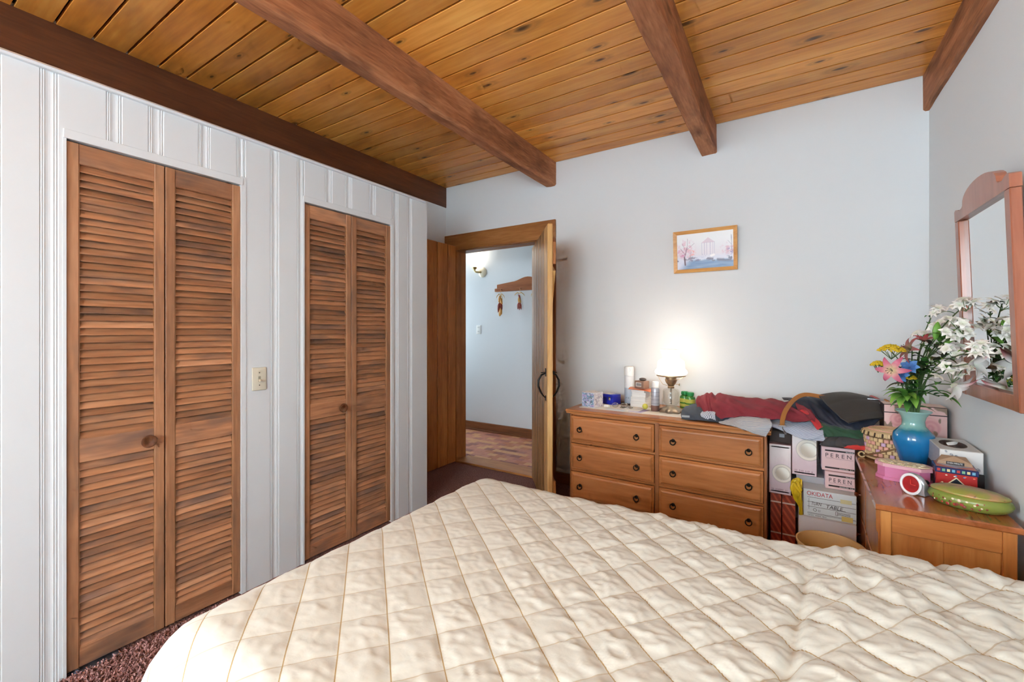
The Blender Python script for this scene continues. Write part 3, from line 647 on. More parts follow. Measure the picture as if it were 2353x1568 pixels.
lp = thing('table_lamp', 'lit glass oil-style lamp with ruffled shade on the dresser', 'lamp', (LX, LY, TOPZ + .003))
obj('foot', B().lathe([(.074, 0), (.078, .006), (.07, .016), (.05, .026), (.034, .034), (.03, .04)], 48, wob=lambda a, j: 1 + (.10 * math.cos(8 * a) if j < 4 else 0) + .02 * math.cos(24 * a)), PEWTER, lp, smooth=True)
obj('font', B().lathe([(.032, .040), (.046, .048), (.055, .058), (.057, .068), (.055, .074), (.058, .079), (.055, .084), (.053, .088), (.052, .12), (.053, .135), (.046, .148), (.03, .155), (.02, .158)], 36, cap=False), GLASS, lp, smooth=True)
obj('font_inside', B().lathe([(.028, .044), (.04, .052), (.049, .066), (.048, .09), (.047, .132), (.03, .148), (.017, .154)], 30, cap=False), GLASS, lp, smooth=True)
obj('wick_tube', B().lathe([(.006, .05), (.006, .155)], 10), plain('lamp_oil_tube', (150, 146, 138), .3, .3), lp, smooth=True)
obj('burner', B().lathe([(.02, .156), (.021, .166), (.018, .170), (.022, .178), (.032, .192), (.037, .205), (.038, .214), (.034, .216), (.035, .236), (.037, .238)], 30), BRASS, lp, smooth=True)
obj('wick_knob', B().tube([(.02, 0, .185), (.05, 0, .183)], .002, 6).lathe([(.008, 0), (.009, .002), (.008, .004)], 12, (.05, 0, .183), axis='x'), BRASS, lp, smooth=True)
obj('shade_holder', B().lathe([(.088, .236), (.092, .238), (.092, .244), (.088, .246), (.085, .243), (.088, .236)], 40).tube([(-.088, 0, .24), (-.07, 0, .205), (-.052, 0, .178), (-.02, 0, .172)], .0016, 6).tube([(.088, 0, .24), (.06, 0, .22), (.036, 0, .212)], .0016, 6), BRASS, lp, smooth=True)
obj('glass_shade', B().lathe([(.088, .244), (.098, .252), (.103, .262), (.1, .274), (.092, .282), (.086, .290), (.085, .318), (.083, .334), (.072, .344), (.058, .350), (.054, .356), (.052, .372), (.056, .392), (.066, .412)], 48, wob=lambda a, j: 1 + (.07 * math.cos(9 * a) if j == 13 else .03 * math.cos(9 * a) if j == 12 else 0), cap=False), SHADEG, lp, smooth=True, ang=60)
bulb = N('lit_bulb'); em = bulb.n('Emission'); em.inputs[0].default_value = (1, .87, .68, 1); em.inputs[1].default_value = 14; bulb.l(em.outputs[0], bulb.t.nodes['Material Output'].inputs[0])
obj('bulb', B().lathe([(.013, .238), (.014, .26), (.026, .284), (.030, .30), (.026, .318), (.014, .328), (1e-7, .330)], 20), bulb.m, lp, smooth=True)
pl = bpy.data.lights.new('lamp_light', 'POINT'); pl.energy = LAMP_W; pl.color = (1, .89, .74); pl.shadow_soft_size = .03
po = bpy.data.objects.new('lamp_light', pl); COL.objects.link(po); po.parent = lp; po.location = (0, 0, .37)
# green bottles
GRB = plain('green_bottle', (58, 116, 50), .22, coat=.3); GRL = plain('green_label', (170, 172, 78), .45)
for x, y, lab in ((-.565, 3.16, 'green vitamin bottle with green cap, in front of the wall'), (-.607, 3.19, 'green vitamin bottle half hidden behind the lamp')):
    t = thing('vitamin_bottle', lab, 'bottle', (x, y, TOPZ), 0, 'green bottles beside the lamp')
    obj('bottle_body', B().lathe([(.03, 0), (.032, .004), (.032, .076), (.029, .084), (.021, .09), (.021, .095)], 24), GRB, t, smooth=True)
    obj('label_band', B().lathe([(.0325, .014), (.0326, .016), (.0326, .068), (.0325, .07)], 24), GRL, t, smooth=True)
    obj('label_stripe', B().lathe([(.0328, .034), (.0329, .035), (.0328, .044)], 24), GRB, t, smooth=True)
    obj('cap', B().lathe([(.0235, .095), (.0235, .113), (.021, .116), (1e-7, .1165)], 24), plain('green_cap', (36, 134, 74), .35), t, smooth=True)
    for k in range(1): obj('knurl', B().lathe([(.0238, .097), (.0238, .112)], 24, wob=lambda a, j: 1 + .015 * math.cos(24 * a)), plain('green_cap', (36, 134, 74), .35), t)
# papers and small things along the front edge
def paper(name, label, cat, x, y, z, rz, w_, d_, mat, n=1, curl=.004):
    P = np.zeros((8, 12, 3)); u = np.linspace(-.5, .5, 12); v = np.linspace(-.5, .5, 8)
    for j in range(8):
        for i in range(12): P[j, i] = (u[i] * w_, v[j] * d_, curl * (abs(u[i]) * 2) ** 3 * (1 if (i + j) % 2 else .9))
    o = obj(name, B().grid(P), mat, None, (x, y, z), (0, 0, rz), smooth=True, ang=180); m = o.modifiers.new('t', 'SOLIDIFY'); m.thickness = .0015; m.offset = 1; return tag(o, label, cat)
paper('pamphlet', 'open white pamphlet on the runner before the white boxes', 'paper', -.885, 2.905, TOPZ + .0045, R(-6), .125, .11, plain('white_paper', (236, 234, 230), .7))
paper('lilac_leaflet', 'lilac leaflet sticking out from beneath the white pamphlet', 'paper', -.84, 2.895, TOPZ + .0035, R(-12), .09, .13, plain('lilac_paper', (184, 170, 206), .7), curl=.001)
paper('pale_card', 'pale grey card at the front edge of the dresser', 'paper', -.98, 2.84, TOPZ + .0038, R(-9), .13, .06, plain('pale_paper', (214, 220, 226), .7), curl=.001)
t = thing('pill_vial', 'tiny white capped vial lying beside the tissue cube', 'vial', (-1.07, 2.9, TOPZ + .0125), R(20)); obj('vial', B().lathe([(.009, -.016), (.0095, -.014), (.0095, .012)], 14, axis='x'), WHITE, t, smooth=True); obj('cap', B().lathe([(.0105, .012), (.0105, .022), (1e-7, .0225)], 14, axis='x'), plain('vial_cap', (206, 202, 190), .4), t, smooth=True)
t = thing('eyeglasses', 'wire eyeglasses resting on the runner behind the vial', 'eyeglasses', (-.985, 2.93, TOPZ + .004), R(18)); SILV = plain('silver_wire', (170, 166, 156), .25, .9)
for s_ in (-1, 1):
    obj('lens_rim', B().tube([(s_ * .03 + .021 * math.cos(a), 0, .018 + .016 * math.sin(a)) for a in np.linspace(0, 2 * math.pi, 25)], .0014, 6), SILV, t, smooth=True)
    obj('temple', B().tube([(s_ * .052, 0, .022), (s_ * .054, .04, .02), (s_ * .054, .09, .014), (s_ * .05, .115, .004)], .0012, 6), SILV, t, smooth=True)
    obj('lens', B().lathe([(.0195, 0), (.0195, .0006), (1e-7, .0007)], 20, (s_ * .03, 0, .018), sy=.78, axis='y'), GLASS, t, smooth=True)
obj('bridge', B().tube([(-.009, 0, .022), (0, 0, .026), (.009, 0, .022)], .0013, 6), SILV, t, smooth=True)
t = thing('jewelry_chain', 'thin silver chain heaped on the runner near the eyeglasses', 'necklace', (-.945, 2.955, TOPZ + .0045))
pts = [(.05 * math.sin(1.9 * k / 6) * (1 - k / 160) + .01 * math.sin(k), .03 * math.cos(2.3 * k / 6) + .006 * math.cos(k * 1.7), .0012 + .0005 * (k % 3)) for k in range(120)]
obj('chain', B().tube(pts, .0012, 5), SILV, t, smooth=True)
for x, y, c, lab in ((-.372, 3.16, (74, 92, 56), 'round dark green jar lid behind the maroon shirt, leftmost of three'), (-.313, 3.16, (120, 128, 196), 'round blue and white jar lid behind the maroon shirt, middle of three'), (-.257, 3.16, (88, 96, 62), 'round olive jar lid behind the maroon shirt, rightmost of three')):
    t = thing('jar', lab, 'jar', (x, y, TOPZ), 0, 'jars behind the clothes'); obj('jar_body', B().lathe([(.022, 0), (.024, .003), (.024, .085), (.019, .092)], 20), plain('jar_glass', (150, 150, 140), .3), t, smooth=True); obj('lid', B().lathe([(.0255, .09), (.0255, .106), (.023, .109), (1e-7, .1095)], 20), plain('lid_%d' % c[0], c, .4), t, smooth=True)

# ------------------------------------------------------------------ clothes heaped over the dresser end
def fabric(name, c, rough=.85, weave=300, sheen=.2, var=.12):
    if name in MATS: return MATS[name]
    q = N(name, rough); v = q.coords(); f = q.noise(v, 12, 3)
    q.l(q.mix(f, tuple(int(k * (1 - var)) for k in c), tuple(min(255, int(k * (1 + var))) for k in c)), q.p.inputs['Base Color'])
    q.p.inputs['Sheen Weight'].default_value = sheen; q.bump(q.noise(v, weave, 2), .2, .001); MATS[name] = q.m; return q.m
def striped(name, a, c, n, along=1):
    q = N(name, .85); uv = q.n('UVMap', uv_map='UVMap'); sp = q.n('SeparateXYZ'); q.l(uv.outputs[0], sp.inputs[0])
    s_ = q.math('FRACT', q.math('MULTIPLY', sp.outputs[along], n)); q.l(q.mix(q.math('LESS_THAN', s_, .42), a, c), q.p.inputs['Base Color']); return q.m
def uvcloth(o, nu=70, nv=28):
    v, u = np.meshgrid(np.linspace(0, 1, nv), np.linspace(0, 1, nu), indexing='ij'); set_uv(o, u, v); return o
NAVY = fabric('navy_satin', (30, 38, 54), .5, 300, .03); NAVYG = fabric('navy_jacket', (56, 66, 80), .75, 300, .05); MAROON = fabric('maroon_cotton', (132, 40, 52), .85, 300, .03)
def back(curve, dy, dz): return [(x, y + dy, z + dz) for x, y, z in curve]
# navy sleeve at the bottom
jb = [(-.545, 2.765, .742), (-.456, 2.745, .742), (-.364, 2.753, .742), (-.23, 2.76, .742), (-.08, 2.765, .742)]
jm = [(-.56, 2.83, .766), (-.472, 2.825, .787), (-.377, 2.83, .79), (-.237, 2.82, .79), (-.08, 2.81, .787)]
jt = [(-.545, 2.90, .79), (-.488, 2.93, .808), (-.39, 2.95, .815), (-.245, 2.95, .815), (-.08, 2.95, .81)]
jk = [(-.54, 2.97, .744), (-.48, 3.03, .744), (-.39, 3.06, .744), (-.24, 3.06, .744), (-.08, 3.06, .744)]
t = thing('navy_jacket', 'folded navy jacket with a grey cuff under the maroon shirt', 'jacket', (0, 0, 0)); cloth('jacket_cloth', [jb, jm, jt, jk], NAVYG, t, .006, (7, 3), 3)
obj('cuff_patch', B().box(-.022, .022, -.0015, 0, -.006, .006), plain('cuff_grey', (158, 166, 172), .7), t, (-.519, 2.757, .757), (R(-20), 0, R(12)))
# maroon shirt
mb = [(-.47, 2.86, .80), (-.40, 2.79, .752), (-.36, 2.775, .747), (-.253, 2.77, .777), (-.102, 2.752, .788), (.039, 2.742, .79), (.12, 2.75, .805)]
mm = [(-.485, 2.90, .834), (-.42, 2.86, .826), (-.37, 2.845, .82), (-.259, 2.84, .838), (-.104, 2.83, .84), (.039, 2.80, .834), (.118, 2.80, .826)]
mt = [(-.47, 2.98, .862), (-.42, 2.98, .872), (-.37, 2.98, .872), (-.272, 2.98, .868), (-.109, 2.97, .866), (.0, 2.94, .864), (.09, 2.92, .842)]
mk = [(-.46, 3.06, .82), (-.42, 3.08, .82), (-.37, 3.09, .82), (-.27, 3.09, .82), (-.1, 3.08, .82), (.0, 3.06, .81), (.09, 3.0, .80)]
t = thing('maroon_shirt', 'maroon shirt heaped on top of the dresser clothes', 'shirt', (0, 0, 0)); cloth('shirt_cloth', [mb, mm, mt, mk], MAROON, t, .015, (8, 2.4), 12, 110, 40, fine=.45)
obj('collar', B().grid(loft([[(-.02, 3.0, .868), (.03, 2.96, .872), (.075, 2.93, .856)], [(-.03, 3.03, .878), (.03, 3.0, .882), (.08, 2.96, .862)], [(-.02, 3.05, .862), (.04, 3.02, .864), (.09, 2.97, .85)]], 14, 8)), fabric('collar_dark', (48, 44, 52), .8), t, smooth=True, ang=180).modifiers.new('t', 'SOLIDIFY').thickness = .003
# striped shirt: flap that hangs over the edge, and the part bridging the gap
STR1 = striped('fine_stripes_tan', (198, 192, 186), (128, 142, 164), 22, 1); STR2 = striped('fine_stripes_blue', (206, 210, 220), (96, 108, 138), 20, 1)
t = thing('striped_shirt', 'fine blue-striped shirt spilling over the dresser end', 'shirt', (0, 0, 0))
uvcloth(cloth('shirt_front', [[(-.36, 2.80, .748), (-.30, 2.79, .765), (-.2, 2.79, .80), (-.088, 2.785, .797)], [(-.33, 2.74, .745), (-.27, 2.725, .758), (-.19, 2.725, .782), (-.075, 2.71, .784)], [(-.29, 2.703, .745), (-.23, 2.688, .748), (-.165, 2.682, .75), (-.072, 2.682, .765)], [(-.245, 2.69, .742), (-.195, 2.681, .728), (-.15, 2.68, .714), (-.10, 2.68, .705)]], STR1, t, .006, (6, 2.5), 31))
uvcloth(cloth('shirt_tail', [[(-.09, 2.81, .775), (.0, 2.82, .79), (.09, 2.81, .784), (.155, 2.80, .765)], [(-.085, 2.74, .772), (.019, 2.74, .762), (.10, 2.745, .75), (.155, 2.75, .742)], [(-.082, 2.70, .765), (.0, 2.73, .728), (.07, 2.735, .704), (.165, 2.745, .703)]], STR2, t, .004, (5, 2), 37))
uvcloth(cloth('shirt_sleeve', [[(-.475, 2.768, .746), (-.43, 2.765, .746), (-.355, 2.765, .746)], [(-.45, 2.79, .772), (-.41, 2.785, .781), (-.36, 2.78, .78)], [(-.43, 2.84, .79), (-.40, 2.83, .795), (-.36, 2.83, .795)]], striped('fine_stripes_sleeve', (210, 214, 222), (92, 104, 128), 14, 0), t, .004, (5, 2), 41))
# garments over the boxes and cabinet end
t = thing('navy_garment', 'dark navy satin garment under the black flap', 'garment', (0, 0, 0))
cloth('garment_cloth', [[(.02, 2.85, .835), (.099, 2.83, .805), (.191, 2.805, .78), (.28, 2.79, .762), (.345, 2.80, .768)], [(.01, 2.90, .862), (.09, 2.89, .868), (.19, 2.86, .83), (.29, 2.83, .806), (.38, 2.86, .80)], [(.005, 2.96, .872), (.085, 2.97, .895), (.19, 2.98, .893), (.30, 2.98, .885), (.45, 2.97, .85)], [(.01, 3.05, .84), (.09, 3.08, .86), (.19, 3.1, .86), (.32, 3.1, .86), (.46, 3.05, .82)]], NAVY, t, .009, (7, 3), 51, 90, 34)
t = thing('black_flap', 'charcoal ribbed flap of a garment bag on top of the pile', 'bag', (0, 0, 0))
FL = fabric('charcoal_twill', (58, 52, 48), .8, 500, .1)
C1 = [(.140, 2.93, .918), (.172, 2.87, .885), (.215, 2.83, .838), (.262, 2.785, .80)]; C2 = [(.22, 3.02, .928), (.25, 2.95, .905), (.29, 2.89, .86), (.33, 2.83, .815)]; C3 = [(.299, 3.09, .925), (.335, 3.01, .91), (.37, 2.95, .873), (.41, 2.88, .825)]; C4 = [(.385, 3.09, .908), (.42, 3.04, .893), (.45, 2.99, .865), (.485, 2.945, .828)]
P = loft([C1, C2, C3, C4], 50, 40); vv, uu = np.meshgrid(np.linspace(0, 1, 40), np.linspace(0, 1, 50), indexing='ij'); P[..., 2] += .006 * np.abs(np.sin(uu * np.pi * 2.5)) ** .4 - .003
o = obj('flap', B().grid(P), FL, t, smooth=True, ang=180); o.modifiers.new('t', 'SOLIDIFY').thickness = .006
for cu in (0, 49): obj('edge_binding', B().tube([tuple(q) for q in P[:, cu][::3]], .003, 6), plain('binding_black', (34, 31, 30), .7), t, smooth=True)
obj('patterned_trim', B().tube([tuple(q + np.array([0, 0, .003])) for q in P[39][::4]], .006, 6), plain('trim_rose', (150, 84, 84), .7, var=.35), t, smooth=True)
STRAP = plain('tan_leather', (172, 112, 56), .45, var=.12); NICK = plain('nickel', (190, 190, 196), .25, 1)
t = thing('leather_strap', 'tan leather strap with a metal clip hanging over the clothes', 'strap', (0, 0, 0))
cl = crspline([(.25, 3.0, .893), (.16, 2.93, .908), (.081, 2.895, .918), (.03, 2.84, .895), (-.010, 2.745, .846), (-.024, 2.70, .80), (-.026, 2.694, .772)], 40)
tg = np.gradient(cl, axis=0); side = np.cross(tg, np.array([.35, -.75, .55])); side /= np.linalg.norm(side, axis=1, keepdims=True); side[:] = side * np.sign(side[:, :1] + 1e-9)
o = obj('strap', B().grid(np.stack([cl - side * .011, cl - side * .009, cl, cl + side * .009, cl + side * .011])), STRAP, t, smooth=True, ang=180); o.modifiers.new('t', 'SOLIDIFY').thickness = .004
obj('strap_keeper', B().bev(-.018, .018, -.004, .004, -.004, .004, .001, 1), NICK, t, (-.026, 2.692, .770), (0, R(-4), 0))
obj('clip', B().tube([(-.026, 2.69, .768), (-.022, 2.688, .755), (-.012, 2.687, .742), (-.006, 2.687, .730), (-.010, 2.687, .728), (-.018, 2.688, .742)], .0028, 7), NICK, t, smooth=True)
t = thing('metal_clip', 'silver swivel clip with a leather tab at the far end of the flap', 'clip', (.42, 2.985, .905)); obj('leather_tab', B().bev(-.012, .028, -.012, .012, -.003, .003, .002, 1), STRAP, t, (.02, 0, 0), (0, R(30), R(-20))); obj('hook', B().tube([(-.06, 0, .002), (-.02, 0, .002), (0, 0, 0), (.006, -.002, -.018), (-.002, -.002, -.024), (-.008, 0, -.016)], .0028, 7), NICK, t, smooth=True)
def simple_cloth(name, label, cat, curves, mat, amp, fs, seed):
    o = cloth(name, curves, mat, None, amp, fs, seed, 60, 22); return tag(o, label, cat)
simple_cloth('red_scarf', 'bright red scarf edge running down between navy and striped cloth', 'scarf', [[(.046, 2.80, .838), (.098, 2.782, .80), (.131, 2.765, .752)], [(.06, 2.805, .846), (.108, 2.785, .812), (.142, 2.762, .764)], [(.075, 2.82, .845), (.125, 2.80, .812), (.155, 2.775, .77)]], fabric('red_knit', (196, 44, 48), .8), .002, (3, 2), 3)
simple_cloth('green_shirt', 'dark green shirt folded under the navy garment', 'shirt', [[(.144, 2.752, .72), (.19, 2.752, .728), (.261, 2.752, .735), (.34, 2.77, .712)], [(.125, 2.775, .765), (.18, 2.77, .762), (.262, 2.768, .758), (.345, 2.79, .748)], [(.105, 2.81, .80), (.175, 2.80, .778), (.265, 2.795, .766), (.35, 2.83, .766)], [(.11, 2.92, .79), (.18, 2.92, .77), (.27, 2.92, .76), (.35, 2.92, .76)]], fabric('bottle_green', (30, 72, 46), .7), .006, (6, 2.5), 63)
simple_cloth('charcoal_trousers', 'charcoal trousers crumpled on the upper pink carton', 'trousers', [[(.138, 2.745, .682), (.189, 2.745, .680), (.243, 2.745, .686), (.335, 2.76, .70)], [(.16, 2.745, .708), (.205, 2.748, .718), (.25, 2.75, .728), (.335, 2.765, .722)], [(.19, 2.79, .73), (.227, 2.80, .742), (.27, 2.81, .742), (.335, 2.82, .738)], [(.19, 2.95, .70), (.23, 2.95, .71), (.27, 2.95, .71), (.335, 2.95, .71)]], fabric('charcoal_cloth', (62, 58, 58), .75), .006, (5, 3), 71)
simple_cloth('red_cloth', 'red cloth corner poking out above the pink carton', 'cloth', [[(.235, 2.742, .683), (.288, 2.742, .680), (.34, 2.755, .680)], [(.25, 2.74, .690), (.29, 2.74, .698), (.34, 2.752, .696)], [(.26, 2.78, .69), (.30, 2.79, .70), (.34, 2.80, .695)]], fabric('red_cloth', (206, 52, 46), .75), .003, (4, 2), 77)

# ------------------------------------------------------------------ cartons between dresser and cabinet
PINKC = plain('pink_carton', (222, 188, 188), .6); LILAC = plain('lilac_carton', (206, 190, 206), .6); GREYC = plain('grey_carton', (172, 172, 178), .7); CORR = plain('white_corrugated', (214, 210, 214), .7, bump=.3, bscale=50)
BLK = plain('ink_black', (54, 42, 42), .6)
def carton(name, label, x0, x1, yf, d, z0, z1, mat, rz=0, group=None):
    t = thing(name, label, 'box', ((x0 + x1) / 2, yf, z0), rz, group); w_ = x1 - x0
    obj('box_body', B().bev(-w_ / 2, w_ / 2, 0, d, 0, z1 - z0, .0015, 1), mat, t); return t, w_, z1 - z0
def platefn(cx, cy, r, seed, asp):
    def f(u, v):
        x = (u - cx) * asp; y = v - cy; d = np.hypot(x, y) / r; n = fbm(u * 6, v * 6, seed, 3)
        bgc = lerp((226, 206, 208), (240, 226, 222), n); c = lerp((214, 190, 196), (240, 228, 226), sstep(.2, .9, v + .3 * (n - .5)))
        rim = lerp((206, 190, 176), (236, 226, 214), .5 + .5 * np.sin(d * 9 + x * 4)); well = lerp((196, 182, 164), (246, 242, 232), sstep(-.6, .6, x / r + y / r))
        c = np.where((d < 1)[..., None], rim, c); c = np.where((d < .74)[..., None], lerp((212, 198, 184), (238, 230, 220), d), c); c = np.where((d < .66)[..., None], well, c)
        ring = np.exp(-((d - .7) / .03) ** 2)[..., None] + np.exp(-((d - 1) / .03) ** 2)[..., None]; return c * (1 - .18 * np.clip(ring, 0, 1))
    return f
def stripe(t, x0, x1, z, h, m=None): obj('print_bar', B().box(x0, x1, -.0012, -.0003, z, z + h), m or BLK, t)
# plate cartons
t, w_, h_ = carton('plate_carton', 'pink carton with a plate photo, standing on the red striped cartons', -.090, .016, 2.86, .28, .353, .634, plain('carton_rose_side', (168, 128, 124), .6), group='dinnerware cartons')
paint('print', w_ - .004, h_ - .006, 44, 110, platefn(.62, .42, .185, 5, w_ / h_), t, (0, -.0012, .003)); stripe(t, -.042, .042, .262, .006); stripe(t, -.042, .042, .012, .006); strokes(t, -.04, .038, .020, .012, plain('ink_mauve', (150, 116, 124), .6), 12, 3)
tp, w_, h_ = carton('plate_carton', 'pink carton with a large plate photo under the striped shirt', .019, .131, 2.83, .3, .487, .70, plain('carton_rose_side', (168, 128, 124), .6), group='dinnerware cartons')
paint('print', w_ - .003, h_ - .004, 60, 100, platefn(.68, .66, .27, 9, w_ / h_), tp, (0, -.0012, .002)); stripe(tp, -.045, .047, .010, .006); strokes(tp, -.042, .04, .018, .012, plain('ink_mauve', (150, 116, 124), .6), 12, 5)
# dark carton behind
t, w_, h_ = carton('dark_carton', 'dark brown carton in the shade behind the striped shirt', -.088, .016, 2.9, .24, .636, .70, plain('dark_carton', (66, 50, 44), .6)); obj('label_patch', B().box(-.005, .02, -.001, 0, .03, .05), GREYC, t)
# upper supports hidden below the plate carton and pink cartons
t, w_, h_ = carton('grey_carton', 'plain grey carton behind the yellow glove', .04, .165, 2.84, .3, .45, .485, GREYC)
# lettered pink cartons
for z0, z1, x0, x1, yf, lab in ((.541, .664, .151, .2885, 2.80, 'upper pink carton lettered PEREN'), (.4515, .5395, .165, .2875, 2.785, 'lower pink carton lettered PEREN')):
    t, w_, h_ = carton('lettered_carton', lab, x0, x1, yf, .3, z0, z1, PINKC, group='lettered pink cartons')
    stripe(t, -w_ / 2 + .014, w_ / 2 - .002, h_ - .022, .008); stripe(t, -w_ / 2 + .014, w_ / 2 - .002, .012, .008)
    text('P E R E N', .020, BLK, t, (-w_ / 2 + .016, -.0016, h_ - .052), width=w_ - .03); strokes(t, w_ / 2 - .036, w_ / 2 - .004, h_ - .0205, .005, WHITE, 7, 8, -.0022); strokes(t, w_ / 2 - .062, w_ / 2 - .004, .0135, .005, WHITE, 12, 9, -.0022)
    obj('rule_line', B().box(-w_ / 2 + .016, w_ / 2 - .006, -.001, -.0002, h_ - .0585, h_ - .0575), plain('ink_mauve', (150, 116, 124), .6), t)
    obj('side_flap', B().box(-w_ / 2 - .0012, -w_ / 2, .004, .28, .004, h_ - .004), LILAC, t)
# printer carton with the handwriting
t, w_, h_ = carton('printer_carton', 'white carton lettered OKIDATA with TURN TABLE handwritten on it', .069, .287, 2.72, .3, .312, .45, plain('okidata_card', (214, 220, 222), .6))
RED = plain('ink_red', (186, 34, 44), .55); text('OKIDATA', .021, RED, t, (-.094, -.0015, .108), width=.108)
for z in (.098, .074, .050): obj('rule_line', B().box(-.092, .107, -.001, -.0002, z, z + .0014), BLK, t)
obj('rule_line', B().box(-.092, .107, -.001, -.0002, .018, .0194), BLK, t); obj('rule_line', B().box(-.092, .107, -.001, -.0002, .0135, .0145), BLK, t)
obj('rule_line', B().box(-.086, -.0848, -.001, -.0002, .036, .092), BLK, t)
text('TURN', .017, BLK, t, (-.074, -.0018, .060), width=.042, shear=.25); text('TABLE', .017, BLK, t, (-.012, -.0018, .055), width=.068, shear=.2)
obj('underline', B().box(.03, .066, -.0014, -.0002, .0535, .055), BLK, t)
for x_, r_ in ((-.06, .007),): obj('ring_mark', B().tube([(x_ + r_ * math.cos(a), -.0008, .036 + r_ * math.sin(a)) for a in np.linspace(0, 2 * math.pi, 17)], .0009, 5), BLK, t)
obj('ring_mark', B().tube([(-.042 + q[0], -.0008, .034 + q[1]) for q in ((-.004, -.004), (.004, -.004), (.004, .004), (-.004, .004), (-.004, -.004))], .0007, 4), BLK, t)
sc_ = B()
for q in range(4): sc_.box(.034, .085, -.001, -.0002, .030 + q * .004, .0312 + q * .004)
sc_.box(.026, .0275, -.001, -.0002, .026, .046).box(.033, .0343, -.001, -.0002, .026, .046).box(.026, .034, -.001, -.0002, .026, .0272).box(.026, .034, -.001, -.0002, .0448, .046)
obj('screw_drawing', sc_, BLK, t); strokes(t, -.089, -.01, .0045, .006, BLK, 18, 12, -.0016)
TAPE = plain('masking_tape', (214, 190, 112), .5); obj('tape', B().box(.045, .09, -.0014, -.0002, .092, .112), plain('pale_tape', (214, 206, 158), .5), t); obj('tape', B().box(.05, .095, -.0015, -.0003, .003, .028), TAPE, t)
t, w_, h_ = carton('corrugated_carton', 'big plain white corrugated carton behind the waste basket', .048, .285, 2.70, .36, 0, .31, CORR)
obj('top_flap', B().bev(-w_ / 2, w_ / 2, .0, .16, h_, h_ + .0015, .0004, 1), CORR, t)
# two red striped tall cartons
def redstripe(u, v):
    s_ = np.mod(u * .7 + v * 2.6, .38) < .15; c = np.where(s_[..., None], np.array((196, 92, 66.)), np.array((150, 64, 48.))); band = (np.abs(v - .36) < .012) | (np.abs(v - .86) < .014); return np.where(band[..., None], np.array((216, 196, 186.)), c)
for x0, x1, z1, lab in ((-.084, -.031, .351, 'red striped tall carton beside the dresser'), (-.027, .036, .351, 'red striped tall carton beside the white corrugated carton')):
    t, w_, h_ = carton('striped_carton', lab, x0, x1, 2.88, .25, 0, z1, plain('carton_brick', (132, 60, 46), .55), group='red striped cartons'); paint('print', w_ - .002, h_ - .004, 24, 130, redstripe, t, (0, -.0012, .002), rough=.35)
# yellow glove
YG = fabric('yellow_rubber_cloth', (206, 172, 24), .55, 200, 0)
t = thing('yellow_glove', 'crumpled yellow rubber glove hanging beside the lettered cartons', 'glove', (.038, 2.70, .45))
cloth('cuff', [[(-.012, -.012, .05), (.004, -.02, .062), (.022, -.016, .055)], [(-.026, -.018, .02), (.0, -.03, .02), (.024, -.022, .02)], [(-.022, -.016, -.03), (.0, -.028, -.03), (.022, -.02, -.03)], [(.008, -.004, -.08), (.016, -.006, -.085), (.026, -.004, -.08)], [(.014, .012, -.1375), (.02, .014, -.1375), (.026, .012, -.1375)]], YG, t, .007, (4, 4), 9, 30, 30)
for k, (a, c) in enumerate((((-.01, -.026, .03), (.018, -.034, -.012)), ((.002, -.03, .046), (.02, -.036, .004)), ((-.018, -.024, .04), (.0, -.034, .052)))): obj('finger', B().tube([a, ((a[0] + c[0]) / 2, a[1] - .010, (a[2] + c[2]) / 2), c], [.007, .0085, .006], 8), YG, t, smooth=True)
# waste basket
t = thing('waste_basket', 'beige round plastic waste basket in front of the cartons', 'basket', (.158, 2.37, 0))
CREAM = plain('cream_plastic', (222, 190, 134), .45)
obj('basket_wall', B().lathe([(.085, 0), (.088, .004), (.122, .318), (.128, .322), (.128, .33), (.122, .33), (.119, .322), (.085, .01), (1e-7, .008)], 48), CREAM, t, smooth=True)

# ------------------------------------------------------------------ low cabinet
CABX = wood('cabinet_pine_x', (140, 78, 34), (178, 106, 52), (200, 130, 70), 'x', 1.1, .3, .3, .03, .05, (120, 66, 34), (.58, .85), coat=.3, kscale=3)
CABY = wood('cabinet_top_y', (134, 70, 36), (164, 92, 50), (186, 112, 66), 'y', 1.1, .1, .2, .02, .04, coat=.5)
CABV = wood('cabinet_pine_v', (148, 84, 38), (186, 114, 56), (206, 138, 74), 'z', 1.1, .2, .32, .03, .05, coat=.3)
cb_ = thing('cabinet', 'low stained pine cabinet against the right wall with clutter on top', 'cabinet', (.272, 2.025, 0), R(-1.6))
CW, CD, CH = .352, .975, .645
obj('cabinet_top', B().prism([(-.0, .005), (0, .018), (.004, .022), (CD - .004, .022), (CD, .018), (CD, 0), (.006, 0)], -.004, CW + .004, 'yz').xf(Matrix.Translation((0, 0, CH - .022))), CABY, cb_)
obj('cabinet_body', B().box(.03, CW - .005, .05, CD - .01, .04, CH - .022), CABV, cb_)
for x0, x1 in ((.012, .042), (CW - .036, CW - .004)): obj('stile', B().bev(x0, x1, .02, .05, 0, CH - .022, .002, 1), CABV, cb_)
obj('rail', B().bev(.042, CW - .036, .024, .05, CH - .10, CH - .022, .002, 1), CABX, cb_); obj('rail', B().bev(.042, CW - .036, .024, .05, .05, .13, .002, 1), CABX, cb_)
for k in range(2): obj('end_panel', B().bev(.042 + k * .137, .042 + (k + 1) * .137, .034, .048, .13, CH - .10, .002, 1), CABV, cb_)
obj('corner_moulding', B().prism([(.004, 0), (.016, 0), (.016, CH - .024), (.0, CH - .024), (.0, CH - .10), (.006, CH - .115)], .03, .055, 'xz'), CABV, cb_)
KN = plain('knob_red_brown', (122, 58, 32), .3, coat=.4)
